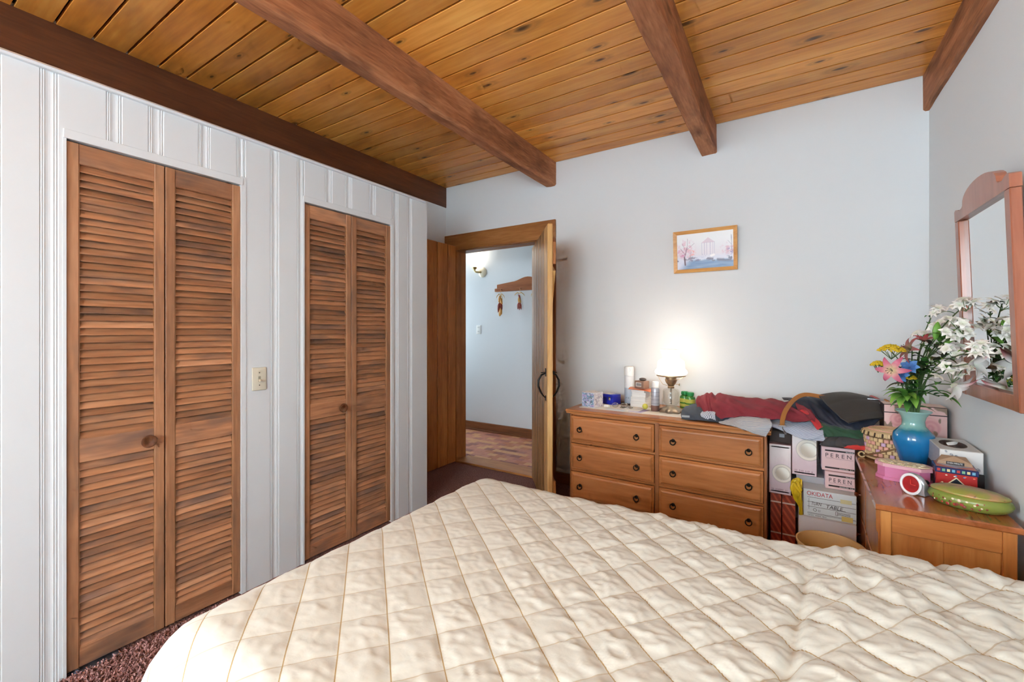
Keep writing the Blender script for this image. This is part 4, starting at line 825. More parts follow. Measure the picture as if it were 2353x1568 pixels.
for k, (y0, y1, z0, z1) in enumerate(((.06, .5, .36, .60), (.06, .5, .08, .345), (.52, .95, .36, .60), (.52, .95, .08, .345))):
    d = obj('drawer', B().bev(.014, .032, y0, y1, z0, z1, .003, 1), CABV if k < 2 else CABX, cb_)
    obj('knob', B().lathe([(.006, 0), (.005, -.008), (.011, -.014), (.013, -.02), (.009, -.025), (1e-7, -.026)], 16, axis='x'), KN, d, (.014, (.30, .42, .72, .74)[k], (.21, .25, .455, .25)[k]), smooth=True)
hg = obj('hinge', B().bev(.0035, .0125, .004, .0195, .40, .46, .001, 1), plain('aged_brass', (128, 112, 72), .4, .8), cb_); obj('hinge_slot', B().box(.006, .010, .0035, .0045, .418, .442), DARK, hg)

# ------------------------------------------------------------------ things on the cabinet
KZ = CH + .0005
# rose print gift box at the back
t = thing('rose_box', 'large pink gift box printed with roses behind the vase', 'box', (.530, 2.935, KZ), R(0))
obj('box_body', B().bev(-.118, .118, -.06, .06, 0, .255, .003, 1), plain('rose_box_side', (60, 46, 48), .5), t)
def roses(u, v):
    n = fbm(u * 5, v * 5, 2, 4); c = lerp((222, 172, 170), (240, 208, 200), n)
    for k, (a, b_, r) in enumerate(((.25, .7, .17), (.72, .62, .2), (.5, .3, .2), (.88, .2, .16), (.12, .25, .16), (.45, .9, .14))):
        x, y = (u - a), (v - b_) * 1.05; d = np.hypot(x, y) / r; th = np.arctan2(y, x); w_ = .5 + .5 * np.sin(d * 13 + th * 2 + k); m = sstep(1.05, .9, d)[..., None]
        c = c * (1 - m) + lerp((206, 136, 140), (238, 192, 186), w_ * .3 + .4 * d) * m
    lf = sstep(.60, .64, fbm(u * 9, v * 4, 44, 2) / .75)[..., None]; c = c * (1 - lf * .7) + np.array((112, 96, 70.)) * lf * .7; return c
paint('print', .232, .25, 80, 80, roses, t, (0, -.0608, .002), rough=.4); 
o = obj('lid_edge', B().bev(-.1195, .1195, -.0615, .0615, .212, .2175, .001, 1), plain('rose_box_side', (60, 46, 48), .5), t); obj('lid_top', B().box(-.116, .116, -.058, .058, .255, .2556), plain('rose_lid', (224, 196, 184), .5), t)
# woven basket with lid
STRAW = plain('pale_straw', (206, 178, 134), .7, var=.16); STRAWD = plain('dark_straw', (124, 92, 62), .75, var=.2); STRAWP = plain('pink_straw', (212, 156, 140), .7, var=.14); STRAWL = plain('lilac_straw', (196, 160, 190), .7, var=.12)
bk = thing('lidded_basket', 'round woven straw basket with pink weave and coiled lid', 'basket', (.424, 2.77, KZ))
obj('basket_core', B().lathe([(.096, .002), (.1, .01), (.1, .118), (.096, .12)], 40), STRAWD, bk, smooth=True)
for r_ in range(5):
    for k in range(30):
        a = 2 * math.pi * (k + (r_ % 2) * .5) / 30
        if math.sin(a) > .45: continue
        m = (STRAW, STRAWP, STRAW, STRAWL, STRAWP, STRAW, STRAW)[(k * 3 + r_ * 2) % 7]
        obj('strand', B().bev(-.0085, .0085, -.004, .003, -.0085, .0085, .002, 1), m, bk, (.101 * math.cos(a), .101 * math.sin(a), .032 + r_ * .0175), (0, 0, a + math.pi / 2))
for z_ in (.012, .018): obj('base_rope', B().tube([(.1035 * math.cos(a), .1035 * math.sin(a), z_) for a in np.linspace(0, 2 * math.pi, 41)], .0045, 6), STRAW if z_ < .015 else STRAWD, bk, smooth=True)
lid = obj('lid', B().lathe([(.108, .118), (.11, .122), (.106, .136), (.09, .143), (.05, .146), (1e-7, .1465)], 40), STRAW, bk, smooth=True)
for r_ in (.02, .036, .052, .068, .084): obj('coil', B().tube([(r_ * math.cos(a), r_ * math.sin(a), .1455 - .0003 * (r_ / .02)) for a in np.linspace(0, 2 * math.pi, 33)], .0032, 5), STRAWP if int(r_ * 1000) % 3 == 0 else STRAW, lid, smooth=True)
for k in range(44):
    a = 2 * math.pi * k / 44
    if math.sin(a) > .5: continue
    obj('stitch', B().bev(-.0035, .0035, -.0035, .002, -.010, .010, .002, 1), STRAW if k % 2 else plain('straw_gap', (70, 50, 36), .8), lid, (.1095 * math.cos(a), .1095 * math.sin(a), .127), (R(-14), 0, a + math.pi / 2))
obj('cord', B().tube([(-.105, -.03, .012), (-.095, -.052, .02), (-.07, -.082, .038), (-.03, -.104, .06), (.01, -.109, .08), (.05, -.1, .1)], .0042, 7), STRAWD, bk, smooth=True)
obj('loop', B().tube([(-.115 + .012 * math.cos(a), -.03, .014 + .012 * math.sin(a)) for a in np.linspace(0, 2 * math.pi, 17)], .0035, 6), STRAW, bk, smooth=True)
obj('loop', B().tube([(.118 + .011 * math.cos(a), -.02, .06 + .011 * math.sin(a)) for a in np.linspace(0, 2 * math.pi, 17)], .0035, 6), STRAW, bk, smooth=True)
# vase
VX, VY = .484, 2.65
vs = thing('vase', 'glossy blue ceramic vase with pale green drip-glazed neck', 'vase', (VX, VY, KZ))
q = N('vase_glaze', .12); tc = q.coords(rnd=False); sz = q.n('SeparateXYZ'); q.l(tc, sz.inputs[0]); hgt = q.math('ADD', sz.outputs[2], q.math('MULTIPLY', q.noise(tc, 40, 3), .02))
q.l(q.ramp(q.math('MULTIPLY', hgt, 4), [(.0, (10, 64, 110)), (.45, (22, 116, 176)), (.66, (26, 122, 178)), (.745, (34, 118, 140)), (.80, (120, 172, 168)), (1, (150, 186, 178))]).outputs[0], q.p.inputs['Base Color']); q.p.inputs['Coat Weight'].default_value = .6
vk = 1.005
obj('vase_body', B().lathe([(r_ * vk, z_ * vk) for r_, z_ in ((.045, 0), (.05, .004), (.047, .012), (.048, .03), (.06, .07), (.073, .11), (.076, .135), (.07, .16), (.052, .18), (.041, .195), (.039, .215), (.044, .235), (.056, .252), (.064, .259), (.0635, .262), (.058, .259), (.04, .237), (.035, .2), (.05, .17), (1e-7, .02))], 48), q.m, vs, smooth=True, ang=60)
VZ = KZ + .26
# octagonal pink jewellery box
t = thing('jewelry_box', 'pink octagonal jewelry box with a cream shell-mosaic lid', 'box', (.41, 2.415, KZ), R(-16))
PK = plain('pink_enamel', (208, 122, 160), .35); PKL = plain('pink_rim', (222, 166, 178), .35)
def octa(a, b_, c): return [(-a + c, -b_), (a - c, -b_), (a, -b_ + c), (a, b_ - c), (a - c, b_), (-a + c, b_), (-a, b_ - c), (-a, -b_ + c)]
obj('foot', B().prism(octa(.088, .052, .03), 0, .012), PK, t); obj('box_body', B().prism(octa(.082, .046, .028), .012, .055), PK, t)
ld = obj('lid', B().prism(octa(.09, .054, .031), .055, .068), PKL, t)
obj('lid_mosaic', B().prism(octa(.08, .044, .027), .068, .0695), plain('shell_cream', (222, 204, 168), .45, var=.2), ld)
rng = random.Random(4)
for k in range(44):
    a, b_ = rng.uniform(-.068, .068), rng.uniform(-.036, .036)
    obj('shell', B().ball((0, 0, 0), rng.uniform(.005, .009), 8, 5, (1, .75, .3)), plain('shell_%d' % (k % 4), [(236, 222, 186), (214, 190, 150), (240, 230, 204), (206, 180, 148)][k % 4], .4), ld, (a, b_, .0705), (0, 0, rng.uniform(0, 3)), smooth=True)
# silver alarm clock
t = thing('alarm_clock', 'silver teardrop alarm clock with a red dial', 'clock', (.405, 2.225, KZ), R(-40))
SV = plain('silver_plastic', (196, 198, 204), .28, .6)
prof_ = [(.0, .0), (.05, 0), (.055, .006), (.045, .03), (.03, .056), (.018, .072), (.006, .078), (-.004, .074), (-.008, .06), (-.006, .02)]
cs = B()
W_ = .036
P = np.zeros((9, len(prof_), 3))
for j, s_ in enumerate(np.linspace(-1, 1, 9)):
    k = math.sqrt(max(0, 1 - (abs(s_) ** 2.6) * .55))
    for i, (yy, zz_) in enumerate(prof_): P[j, i] = (s_ * W_, yy * k + .01 * (1 - k), .002 + zz_ * k)
P = np.concatenate([P, P[:, :1]], 1); cs.grid(P); cs.f.append(tuple(range(len(prof_) + 1))); cs.f.append(tuple(8 * (len(prof_) + 1) + i for i in range(len(prof_) + 1)))
obj('clock_body', cs, SV, t, smooth=True, ang=50)
obj('bezel', B().lathe([(.030, 0), (.035, -.002), (.036, -.006), (.032, -.009), (.028, -.007), (.0275, -.003)], 32, axis='y', sy=1.12, cap=False), plain('white_bezel', (232, 232, 234), .25), t, (0, -.0085, .039), (R(-6), 0, 0), smooth=True)
def dial(u, v):
    x, y = u - .5, v - .5; d = np.hypot(x, y); c = lerp((150, 26, 30), (70, 30, 34), sstep(.1, .5, d)); sg = sstep(.5, .6, fbm(u * 9, v * 9, 5, 2) / .75)[..., None]; c = c * (1 - sg) + np.array((206, 50, 46.)) * sg; return np.where((y > .22)[..., None], np.array((150, 146, 148.)), c)
obj('dial', B().lathe([(.0275, 0), (.0275, -.001), (1e-7, -.0012)], 28, axis='y', sy=1.12), plain('dial_red', (150, 34, 36), .25, var=.4), t, (0, -.0112, .039), (R(-6), 0, 0))
obj('hand', B().box(-.001, .001, -.0145, -.0132, .039, .058).box(-.0, .016, -.0145, -.0132, .038, .040), plain('hand_red', (230, 66, 54), .4), t); obj('button_bar', B().bev(-.014, .014, .012, .03, .068, .079, .002, 1), plain('clock_black', (40, 40, 44), .3), t, (0, .002, -.004), (R(-38), 0, 0))
# dark carton, tissue box
tag(boxthing('shadowed_carton', 'black carton underneath the silver tissue box', 'box', .585, 2.53, KZ, R(-2), .13, .25, .064, plain('shadowed_card', (34, 30, 30), .5)), 'black carton underneath the silver tissue box', 'box')  # box standing in shadow, that shadow put into the card's black
t = thing('tissue_box', 'silver-grey tissue box with an oval opening by the wall', 'tissue box', (.585, 2.53, KZ + .0645), R(-2))
obj('box_body', B().bev(-.062, .062, -.125, .125, 0, .085, .002, 1), plain('tissue_silver', (206, 202, 198), .45), t)
def dots(u, v):
    c = lerp((196, 194, 196), (216, 213, 210), v)
    for k in range(16):
        a, b_, r = (k * .377) % 1, (k * .619 + .1) % 1, .03 + .05 * ((k * .73) % 1); d = np.hypot((u - a) * 1.45, v - b_) / r; m = ((d < 1) & (d > .45))[..., None]; c = np.where(m, np.array((120, 122, 134.)), c)
    return c
paint('print', .12, .08, 70, 46, dots, t, (0, -.1256, .0025), rough=.4); paint('print', .245, .08, 70, 40, lambda u, v: lerp((160, 156, 160), (184, 180, 182), fbm(u * 20, v * 12, 3, 3)), t, (-.0626, 0, .0025), (0, 0, R(-90)), rough=.45)
ov = [(.040 * math.cos(a), .075 * math.sin(a)) for a in np.linspace(0, 2 * math.pi, 25)[:-1]]
obj('opening', B().prism(ov, .0851, .0856), plain('opening_brown', (70, 50, 42), .7), t)
obj('opening_rim', B().tube([(x, y, .0856) for x, y in ov + ov[:1]], .0012, 5), plain('rim_brown', (96, 74, 62), .6), t, smooth=True)
o = obj('tissue', B().grid(loft([[(-.02, -.04, .083), (0, -.02, .083), (.015, .01, .083)], [(-.026, -.03, .094), (.0, -.01, .098), (.02, .02, .092)], [(-.012, -.01, .088), (.01, .02, .092), (.026, .045, .085)]], 14, 8)), WHITE, t, smooth=True, ang=180)
# red tin with navy lid and brown pyramid packet
t = thing('red_tin', 'red square tin with a navy patterned lid behind the green tin', 'tin', (.548, 2.352, KZ), R(-6))
REDT = plain('tin_red', (176, 44, 42), .3); NVT = plain('tin_navy', (36, 44, 92), .3)
obj('tin_body', B().bev(-.056, .056, -.048, .048, 0, .085, .002, 1), REDT, t); ld = obj('lid', B().bev(-.059, .059, -.051, .051, .078, .1, .002, 1), NVT, t)
obj('lid_picture', B().prism([(-.05, 0), (0, -.042), (.05, 0), (0, .042)], .1, .1006), plain('lid_pale', (166, 170, 190), .4, var=.25), ld); obj('lid_panel', B().box(-.054, .054, -.046, .046, .0995, .1003), plain('lid_rose', (190, 112, 108), .4), ld)
for k in range(8): obj('lid_square', B().box(-.053 + k * .0135, -.0445 + k * .0135, -.0519, -.0508, .084, .094), plain('sq_%d' % (k % 4), [(190, 60, 54), (120, 170, 130), (220, 200, 140), (110, 170, 200)][k % 4], .4), ld)
for sg, nm in ((1, None),):
    obj('diamond', B().prism([(-.048, .014), (0, -.03), (.048, .014), (0, .066)], -.0492, -.0482, 'xz'), plain('diamond_edge', (222, 206, 170), .4), t); obj('diamond_field', B().prism([(-.043, .014), (0, -.025), (.043, .014), (0, .061)], -.0496, -.0488, 'xz'), plain('diamond_black', (30, 32, 44), .35), t)
for k in range(14): obj('fleck', B().ball((0, 0, 0), .0025, 6, 4, (1.4, .2, 1)), plain('fleck_%d' % (k % 3), [(236, 220, 190), (92, 140, 190), (214, 120, 90)][k % 3], .4), t, (-.05 + (k * .0371) % .1, -.0492, .012 + (k * .0297) % .06))
obj('side_panel_dark', B().prism([(-.03, .04), (0, .012), (.03, .04), (0, .07)], -.057, -.0558, 'yz'), plain('diamond_black', (30, 32, 44), .35), t)
t = thing('pyramid_packet', 'brown paper packet with a black name label on the red tin', 'packet', (.552, 2.37, KZ + .1015), R(-8))
obj('packet_body', B().add([(-.05, -.02, 0), (.05, -.02, 0), (.05, .03, 0), (-.05, .03, 0), (-.046, -.02, .012), (.046, -.02, .012), (.034, .02, .028), (-.034, .02, .028), (0, -.006, .032)], [(0, 1, 5, 4), (1, 2, 6, 5), (2, 3, 7, 6), (3, 0, 4, 7), (4, 5, 8), (5, 6, 8), (6, 7, 8), (7, 4, 8), (3, 2, 1, 0)]), plain('kraft_paper', (164, 134, 108), .6, var=.1), t)
obj('name_label', B().box(-.024, .026, -.0214, -.0204, .001, .0125), plain('label_black', (26, 28, 34), .4), t); text('OVEN MINUTE', .006, WHITE, t, (-.021, -.0218, .0042), width=.042)
# green oval tin
gt = thing('oval_tin', 'green oval tin painted with flowers at the cabinet front corner', 'tin', (.543, 2.168, KZ), R(-20))
q = N('painted_green', .3); v = q.coords(rnd=False); c = q.mix(q.noise(v, 9, 3), (96, 122, 50), (146, 148, 68)); q.l(c, q.p.inputs['Base Color']); GRN = q.m
q = N('painted_lid', .28); v = q.coords(rnd=False); n1 = q.noise(v, 22, 4, .5); n2 = q.noise(v, 14, 3); c = q.mix(q.ramp(n2, [(.45, (0, 0, 0, 1)), (.6, (1, 1, 1, 1))]).outputs[0], (152, 154, 70), (188, 148, 104)); c = q.mix(q.ramp(n1, [(.6, (0, 0, 0, 1)), (.68, (1, 1, 1, 1))]).outputs[0], c, (120, 68, 52)); q.l(c, q.p.inputs['Base Color']); LIDG = q.m
obj('tin_body', B().lathe([(.078, 0), (.088, .004), (.103, .016), (.108, .028), (.104, .040), (.094, .048), (.092, .05)], 48, sy=.66), GRN, gt, smooth=True)
ld = obj('lid', B().lathe([(.097, .048), (.099, .051), (.097, .055), (.08, .062), (.05, .0665), (1e-7, .068)], 48, sy=.66), LIDG, gt, smooth=True); obj('lid_rim', B().tube([(.099 * math.cos(a), .0653 * math.sin(a), .0508) for a in np.linspace(0, 2 * math.pi, 49)], .0016, 6), plain('gold_rim', (176, 148, 84), .3, .7), ld, smooth=True)
for k in range(26):
    a = R(215 + k * 3.3); rr = .1050 + .003 * math.sin(k); zz_ = .024 + .010 * math.sin(k * 1.9)
    kk = plain(('petal_red', 'petal_brown', 'petal_white')[k % 3], ((168, 58, 54), (128, 62, 48), (222, 206, 178))[k % 3], .4)
    obj('painted_flower', B().ball((0, 0, 0), .0055 if 8 < k < 18 else .0035, 8, 5, (1, .35, 1)), kk, gt, (rr * math.cos(a) * 1.015, rr * math.sin(a) * .66 * 1.02, zz_), (0, 0, a + math.pi / 2), smooth=True)

# ------------------------------------------------------------------ mirror
MW = wood('mirror_frame_cherry', (132, 74, 50), (158, 92, 66), (176, 110, 82), 'z', 1.2, 0, .3, .02, .0, coat=.3)
mr = thing('wall_mirror', 'cherry wood framed mirror with a scrolled crest on the right wall', 'mirror', (XR - .032, 2.215, 1.018), 0, rot=(0, R(-1.8), 0))
hwid = .26; Hm = .742
def crest():
    pts = [(-hwid, .70), (-hwid, Hm), (-hwid + .012, Hm + .006), (-hwid + .035, Hm + .002), (-hwid + .055, Hm - .006), (-hwid + .085, Hm - .002)]
    for a in np.linspace(0, math.pi, 15): pts.append((-.165 * math.cos(a), Hm + .004 + .062 * math.sin(a) ** .8))
    return pts + [(hwid - .085, Hm - .002), (hwid - .055, Hm - .006), (hwid - .035, Hm + .002), (hwid - .012, Hm + .006), (hwid, Hm), (hwid, .70)]
FD0, FD1 = -.028, .0
obj('crest_rail', B().prism(crest(), FD0, FD1, 'yz'), MW, mr)
obj('bottom_rail', B().bev(FD0 + .001, FD1 - .001, -hwid + .041, hwid - .041, 0.001, .052, .002, 1), MW, mr)
for a, c in ((-hwid, -hwid + .042), (hwid - .042, hwid)): obj('stile', B().bev(FD0, FD1, a, c, .0, .6995, .003, 1), MW, mr)
MIR = plain('mirror_silver', (240, 242, 242), .0, 1.0)
obj('glass', B().box(-.012, -.006, -hwid + .038, hwid - .038, .048, .704), MIR, mr)
# ------------------------------------------------------------------ picture
GOLD = wood('oak_picture_frame', (178, 116, 50), (206, 146, 74), (224, 172, 100), 'x', 2, 0, .35, .04, .02)
pc = thing('picture', 'oak framed print of a gazebo by a wintry pond', 'picture', (-.486, YF - .007, 1.687), 0, rot=(R(6), 0, 0))
PW, PH, fw = .407, .292, .024
for k, poly in enumerate(([(-PW / 2, 0), (PW / 2, 0), (PW / 2 - fw, fw), (-PW / 2 + fw, fw)], [(PW / 2, 0), (PW / 2, PH), (PW / 2 - fw, PH - fw), (PW / 2 - fw, fw)], [(PW / 2, PH), (-PW / 2, PH), (-PW / 2 + fw, PH - fw), (PW / 2 - fw, PH - fw)], [(-PW / 2, PH), (-PW / 2, 0), (-PW / 2 + fw, fw), (-PW / 2 + fw, PH - fw)])):
    bb = B().prism(poly, -.012, .004, 'xz'); bb.v = [(x, (y - (.006 if i in (0, 1) else 0)) if y < 0 else y, z) for i, (x, y, z) in zip([0, 1, 2, 3] * 2, bb.v)]
    obj('frame_side', bb, GOLD, pc)
def scene_print(u, v):
    v_ = v; n = fbm(u * 7, v * 7, 3, 4); c = lerp((214, 206, 214), (226, 226, 228), sstep(.3, .9, v))
    hz = sstep(.42, .30, v)[..., None]; c = c * (1 - hz) + lerp((196, 200, 220), (222, 218, 226), n) * hz
    pond = (sstep(.27, .20, v + .09 * (u - .55) - .06 * (fbm(u * 9, v * 2, 8, 3) - .4)) * sstep(.1, .34, u + .6 * (.22 - v)))[..., None]; c = c * (1 - pond) + lerp((86, 118, 164), (150, 172, 200), fbm(u * 5, v * 40, 12, 3)) * pond
    bank = (np.exp(-((v - .25 - .06 * np.sin(u * 5)) / .035) ** 2) * sstep(.42, .52, fbm(u * 16, v * 12, 15, 3)))[..., None]; c = c * (1 - bank * .8) + np.array((92, 86, 108.)) * bank * .8
    def foliage(a, b_, ra, rb, cc, seed, amt):
        d = np.hypot((u - a) / ra, (v - b_) / rb); return (sstep(1.05, .3, d) * sstep(.44, .56, fbm(u * 26, v * 20, seed, 3)) * amt)[..., None], np.array(cc, float)
    for args in ((.16, .56, .22, .36, (214, 166, 184), 21, .8), (.12, .45, .16, .16, (200, 120, 160), 22, .8), (.26, .46, .10, .14, (226, 128, 128), 23, .8), (.9, .5, .16, .2, (206, 150, 170), 24, .7), (.93, .42, .1, .13, (140, 118, 168), 25, .8), (.44, .36, .1, .07, (130, 130, 170), 26, .7), (.97, .25, .12, .1, (98, 96, 118), 27, .9), (.68, .22, .14, .06, (104, 108, 124), 28, .9), (.3, .25, .25, .05, (112, 104, 134), 29, .8)):
        m, cc = foliage(*args); c = c * (1 - m) + cc * m
    def line(p, q, w_, cc, c):
        ax, ay = p; bx, by = q; t_ = np.clip(((u - ax) * (bx - ax) + (v - ay) * (by - ay)) / ((bx - ax) ** 2 + (by - ay) ** 2), 0, 1); d = np.hypot(u - ax - t_ * (bx - ax), (v - ay - t_ * (by - ay)) * .7); m = sstep(w_, w_ * .5, d)[..., None]; return c * (1 - m) + np.array(cc, float) * m
    roof = ((v > .70 - .0) & (v < .85 - np.abs(u - .565) * 1.2) & (np.abs(u - .565) < .13))[..., None]; c = np.where(roof, lerp((196, 172, 190), (214, 196, 206), v), c)
    for xx in (.455, .50, .54, .60, .645, .675): c = line((xx, .38), (xx, .71), .006, (176, 170, 192), c)
    gz = ((v > .40) & (v < .70) & (np.abs(u - .57) < .09))[..., None]; c = np.where(gz, c * .8 + np.array((224, 204, 214.)) * .2, c)
    c = line((.15, .13), (.14, .35), .016, (84, 52, 70), c); c = line((.14, .34), (.19, .62), .008, (112, 80, 100), c); c = line((.19, .6), (.20, .86), .004, (140, 112, 130), c); c = line((.15, .42), (.07, .6), .005, (130, 100, 120), c); c = line((.18, .55), (.32, .72), .004, (140, 112, 130), c); c = line((.17, .5), (.10, .74), .004, (140, 112, 130), c); c = line((.24, .25), (.26, .5), .004, (150, 104, 120), c); c = line((.97, .36), (.96, .86), .005, (120, 118, 140), c); c = line((.96, .6), (.9, .72), .003, (140, 138, 158), c)
    c = line((.62, .34), (.66, .36), .03, (238, 232, 234), c); return c
paint('print', PW - 2 * fw + .004, PH - 2 * fw + .004, 170, 110, scene_print, pc, (0, -.006, fw - .002), rough=.35)
obj('backing', B().box(-PW / 2 + .01, PW / 2 - .01, -.004, .003, .01, PH - .01), plain('backing_card', (120, 96, 70), .8), pc)

# ------------------------------------------------------------------ hall things
t = thing('wall_sconce', 'lit wall sconce with a frosted glass shade in the hall', 'sconce', (-3.285, 4.44, 2.025))
PORC = plain('ivory_porcelain', (226, 214, 188), .25, coat=.5); 
obj('backplate', B().lathe([(.062, 0), (.066, -.006), (.058, -.018), (.04, -.028), (.02, -.032), (1e-7, -.033)], 28, axis='y'), PORC, t, smooth=True)
obj('arm', B().tube([(0, -.03, 0), (-.02, -.06, -.004), (-.05, -.08, .0), (-.065, -.085, .02), (-.066, -.085, .05)], .012, 10), plain('gilded_arm', (186, 164, 112), .35, .5), t, smooth=True)
obj('cup', B().lathe([(.014, .03), (.03, .045), (.034, .06)], 20, (-.066, -.085, 0)), plain('gilded_arm', (186, 164, 112), .35, .5), t, smooth=True)
sg = N('frosted_lit_glass'); e = sg.n('Emission'); e.inputs[0].default_value = (1, .93, .82, 1); e.inputs[1].default_value = 2.2; sg.l(e.outputs[0], sg.t.nodes['Material Output'].inputs[0])
obj('glass_shade', B().lathe([(.034, .06), (.05, .075), (.056, .1), (.054, .13), (.062, .155), (.076, .17)], 32, (-.066, -.085, 0), wob=lambda a, j: 1 + (.05 * math.cos(8 * a) if j == 5 else 0), cap=False), sg.m, t, smooth=True, ang=60)
pl = bpy.data.lights.new('sconce_light', 'POINT'); pl.energy = SCONCE_W; pl.color = (1, .9, .74); pl.shadow_soft_size = .06; po = bpy.data.objects.new('sconce_light', pl); COL.objects.link(po); po.parent = t; po.location = (-.066, -.12, .24)
t = thing('wall_outlet', 'white double outlet plate on the hall wall', 'outlet', (-3.346, 4.44, 1.293))
obj('cover_plate', B().bev(-.036, .036, -.006, 0, -.057, .057, .003, 2), plain('white_plate', (232, 230, 226), .4), t, smooth=True)
for dz in (-.026, .026):
    s_ = obj('socket', B().bev(-.016, .016, -.0075, -.005, dz - .018, dz + .018, .002, 1), plain('white_plate', (232, 230, 226), .4), t)
    for dx in (-.007, .007): obj('slot', B().box(dx - .002, dx + .002, -.0082, -.0072, dz - .002, dz + .010), plain('slot_dark', (80, 76, 72), .6), s_)
t = thing('peg_rack', 'stained wood wall rack with a scrolled back in the hall', 'rack', (-2.62, 4.44, 1.765))
RK = wood('rack_maple', (134, 76, 40), (160, 94, 52), (180, 114, 68), 'x', 1.2, 0, .35, .03, .0)
pts = [(-.43, .03), (.45, .03), (.45, .11)] + [(x, .11 + .05 * (.5 + .5 * math.cos(min(1, abs(x - .01) / .22) * math.pi))) for x in np.linspace(.23, -.21, 13)] + [(-.43, .085)]
obj('back_board', B().prism(pts, -.018, 0, 'xz'), RK, t); obj('shelf_rail', B().bev(-.445, .465, -.05, 0, -.004, .035, .004, 1), RK, t)
for x in (-.335, -.062, .155, .36): obj('peg', B().lathe([(.006, -.05), (.005, -.065), (.008, -.078), (1e-7, -.082)], 10, (x, 0, .016), axis='y'), RK, t, smooth=True)
HUSK = plain('dried_husk', (206, 172, 116), .8, var=.18); PEP = plain('dried_pepper', (138, 52, 38), .45, var=.2); COB = plain('corn_cob', (190, 136, 70), .6, var=.25)
def swag(x, label, parts):
    t = thing('dried_swag', label, 'swag', (x, 4.365, 1.765), 0, 'dried corn and pepper swags'); obj('cord', B().tube([(0, 0, .02), (.006, -.004, .0), (0, 0, -.05)], .002, 5), HUSK, t, smooth=True)
    for k, (kind, dx, dz, s_, rz) in enumerate(parts):
        if kind == 'leaf': obj('husk_leaf', B().tube([(dx, 0, dz), (dx + .02 * rz, -.012, dz + .012), (dx + .05 * rz, -.01, dz - .012 * s_), (dx + .06 * rz, -.004, dz - .04 * s_)], [.003, .006, .005, .001], 6), HUSK, t, smooth=True)
        elif kind == 'pep': obj('pepper', B().lathe([(.003, .03 * s_), (.012 * s_, .02 * s_), (.016 * s_, 0), (.01 * s_, -.03 * s_), (.001, -.055 * s_)], 10), PEP, t, (dx, -.012, dz), (0, R(14 * rz), 0), smooth=True)
        else: obj('corn', B().lathe([(.004, .045 * s_), (.014 * s_, .035 * s_), (.017 * s_, 0), (.014 * s_, -.03 * s_), (.004, -.045 * s_)], 10, wob=lambda a, j: 1 + .08 * math.cos(5 * a)), COB, t, (dx, -.006, dz), (0, R(8 * rz), 0), smooth=True)
swag(-2.955, 'long dried corn swag with a red pepper, nearest the sconce', [('leaf', 0, -.05, 1, 1), ('leaf', 0, -.05, 1, -1), ('leaf', .0, -.06, 1.5, .5), ('corn', -.012, -.10, 1, 1), ('corn', .012, -.13, 1, -1), ('pep', -.012, -.185, 1.5, 1), ('pep', .014, -.18, 1.1, -1), ('corn', .006, -.245, 1.1, -.5), ('corn', -.008, -.27, .9, .5)])
swag(-2.682, 'shorter dried swag with curled husks and dark peppers', [('leaf', 0, -.045, .8, 1.2), ('leaf', 0, -.045, .6, -1.2), ('pep', 0, -.075, .7, -2), ('corn', -.006, -.115, .8, 1), ('corn', .008, -.13, .8, -1), ('pep', -.01, -.18, 1, 1), ('pep', .014, -.185, 1, -1), ('pep', .0, -.2, .8, 0)])
swag(-2.465, 'dried swag mostly hidden behind the open door', [('leaf', 0, -.05, 1, 1), ('leaf', 0, -.05, 1, -1), ('corn', -.008, -.12, 1.1, 1), ('corn', -.02, -.19, 1.1, .6), ('pep', .01, -.17, 1, -1)])

# ------------------------------------------------------------------ artificial flowers in the vase
def petal_mat(name, base, tip, mid=None, rough=.55):
    if name in MATS: return MATS[name]
    q = N(name, rough); uv = q.n('UVMap', uv_map='UVMap'); sp = q.n('SeparateXYZ'); q.l(uv.outputs[0], sp.inputs[0])
    q.l(q.ramp(sp.outputs[0], [(0, base), (.45, mid or base), (1, tip)]).outputs[0], q.p.inputs['Base Color']); q.p.inputs['Subsurface Weight'].default_value = .0; MATS[name] = q.m; return q.m
def petal(L, W, curl, cup, shape=.5, n=8):
    u = np.linspace(0, 1, n); v = np.linspace(-1, 1, 5); w_ = W * np.sin(np.pi * np.clip(u, .03, .985) ** shape) ** .8
    P = np.zeros((5, n, 3)); a = curl * u ** 1.5
    for j in range(5):
        P[j, :, 0] = L * u * np.cos(a * .6); P[j, :, 1] = v[j] * w_ / 2; P[j, :, 2] = L * u * np.sin(-a * .6) + cup * (v[j] ** 2) * w_
    uu = np.tile(u, (5, 1)); vv = np.tile((v + 1)[:, None] / 2, (1, n)); return P, uu, vv
def multi(name, items, mat, parent):      # items: (matrix, petal args) -> one mesh with UVs along each petal
    bb = B(); U, V = [], []
    for M, args in items:
        P, uu, vv = petal(*args); bb.add([tuple(M @ Vector(p)) for p in P.reshape(-1, 3)], [(j * 8 + i, j * 8 + i + 1, (j + 1) * 8 + i + 1, (j + 1) * 8 + i) for j in range(4) for i in range(7)]); U.append(uu.ravel()); V.append(vv.ravel())
    o = obj(name, bb, mat, parent, smooth=True, ang=180); set_uv(o, np.concatenate(U), np.concatenate(V)); return o
def frame(d): return Vector(d).normalized().to_track_quat('Z', 'Y').to_matrix().to_4x4()
STEMG = plain('stem_green', (70, 96, 52), .5); LEAFG = petal_mat('leaf_green', (34, 70, 36), (96, 150, 62), (58, 110, 48)); LEAFD = petal_mat('leaf_dark', (40, 44, 34), (72, 84, 48), (58, 58, 42)); LEAFB = petal_mat('leaf_bright', (60, 110, 44), (136, 176, 72), (96, 150, 56))
YEL = plain('yarrow_yellow', (212, 178, 34), .7, var=.15); STAMEN = plain('stamen_dark', (58, 40, 36), .6)
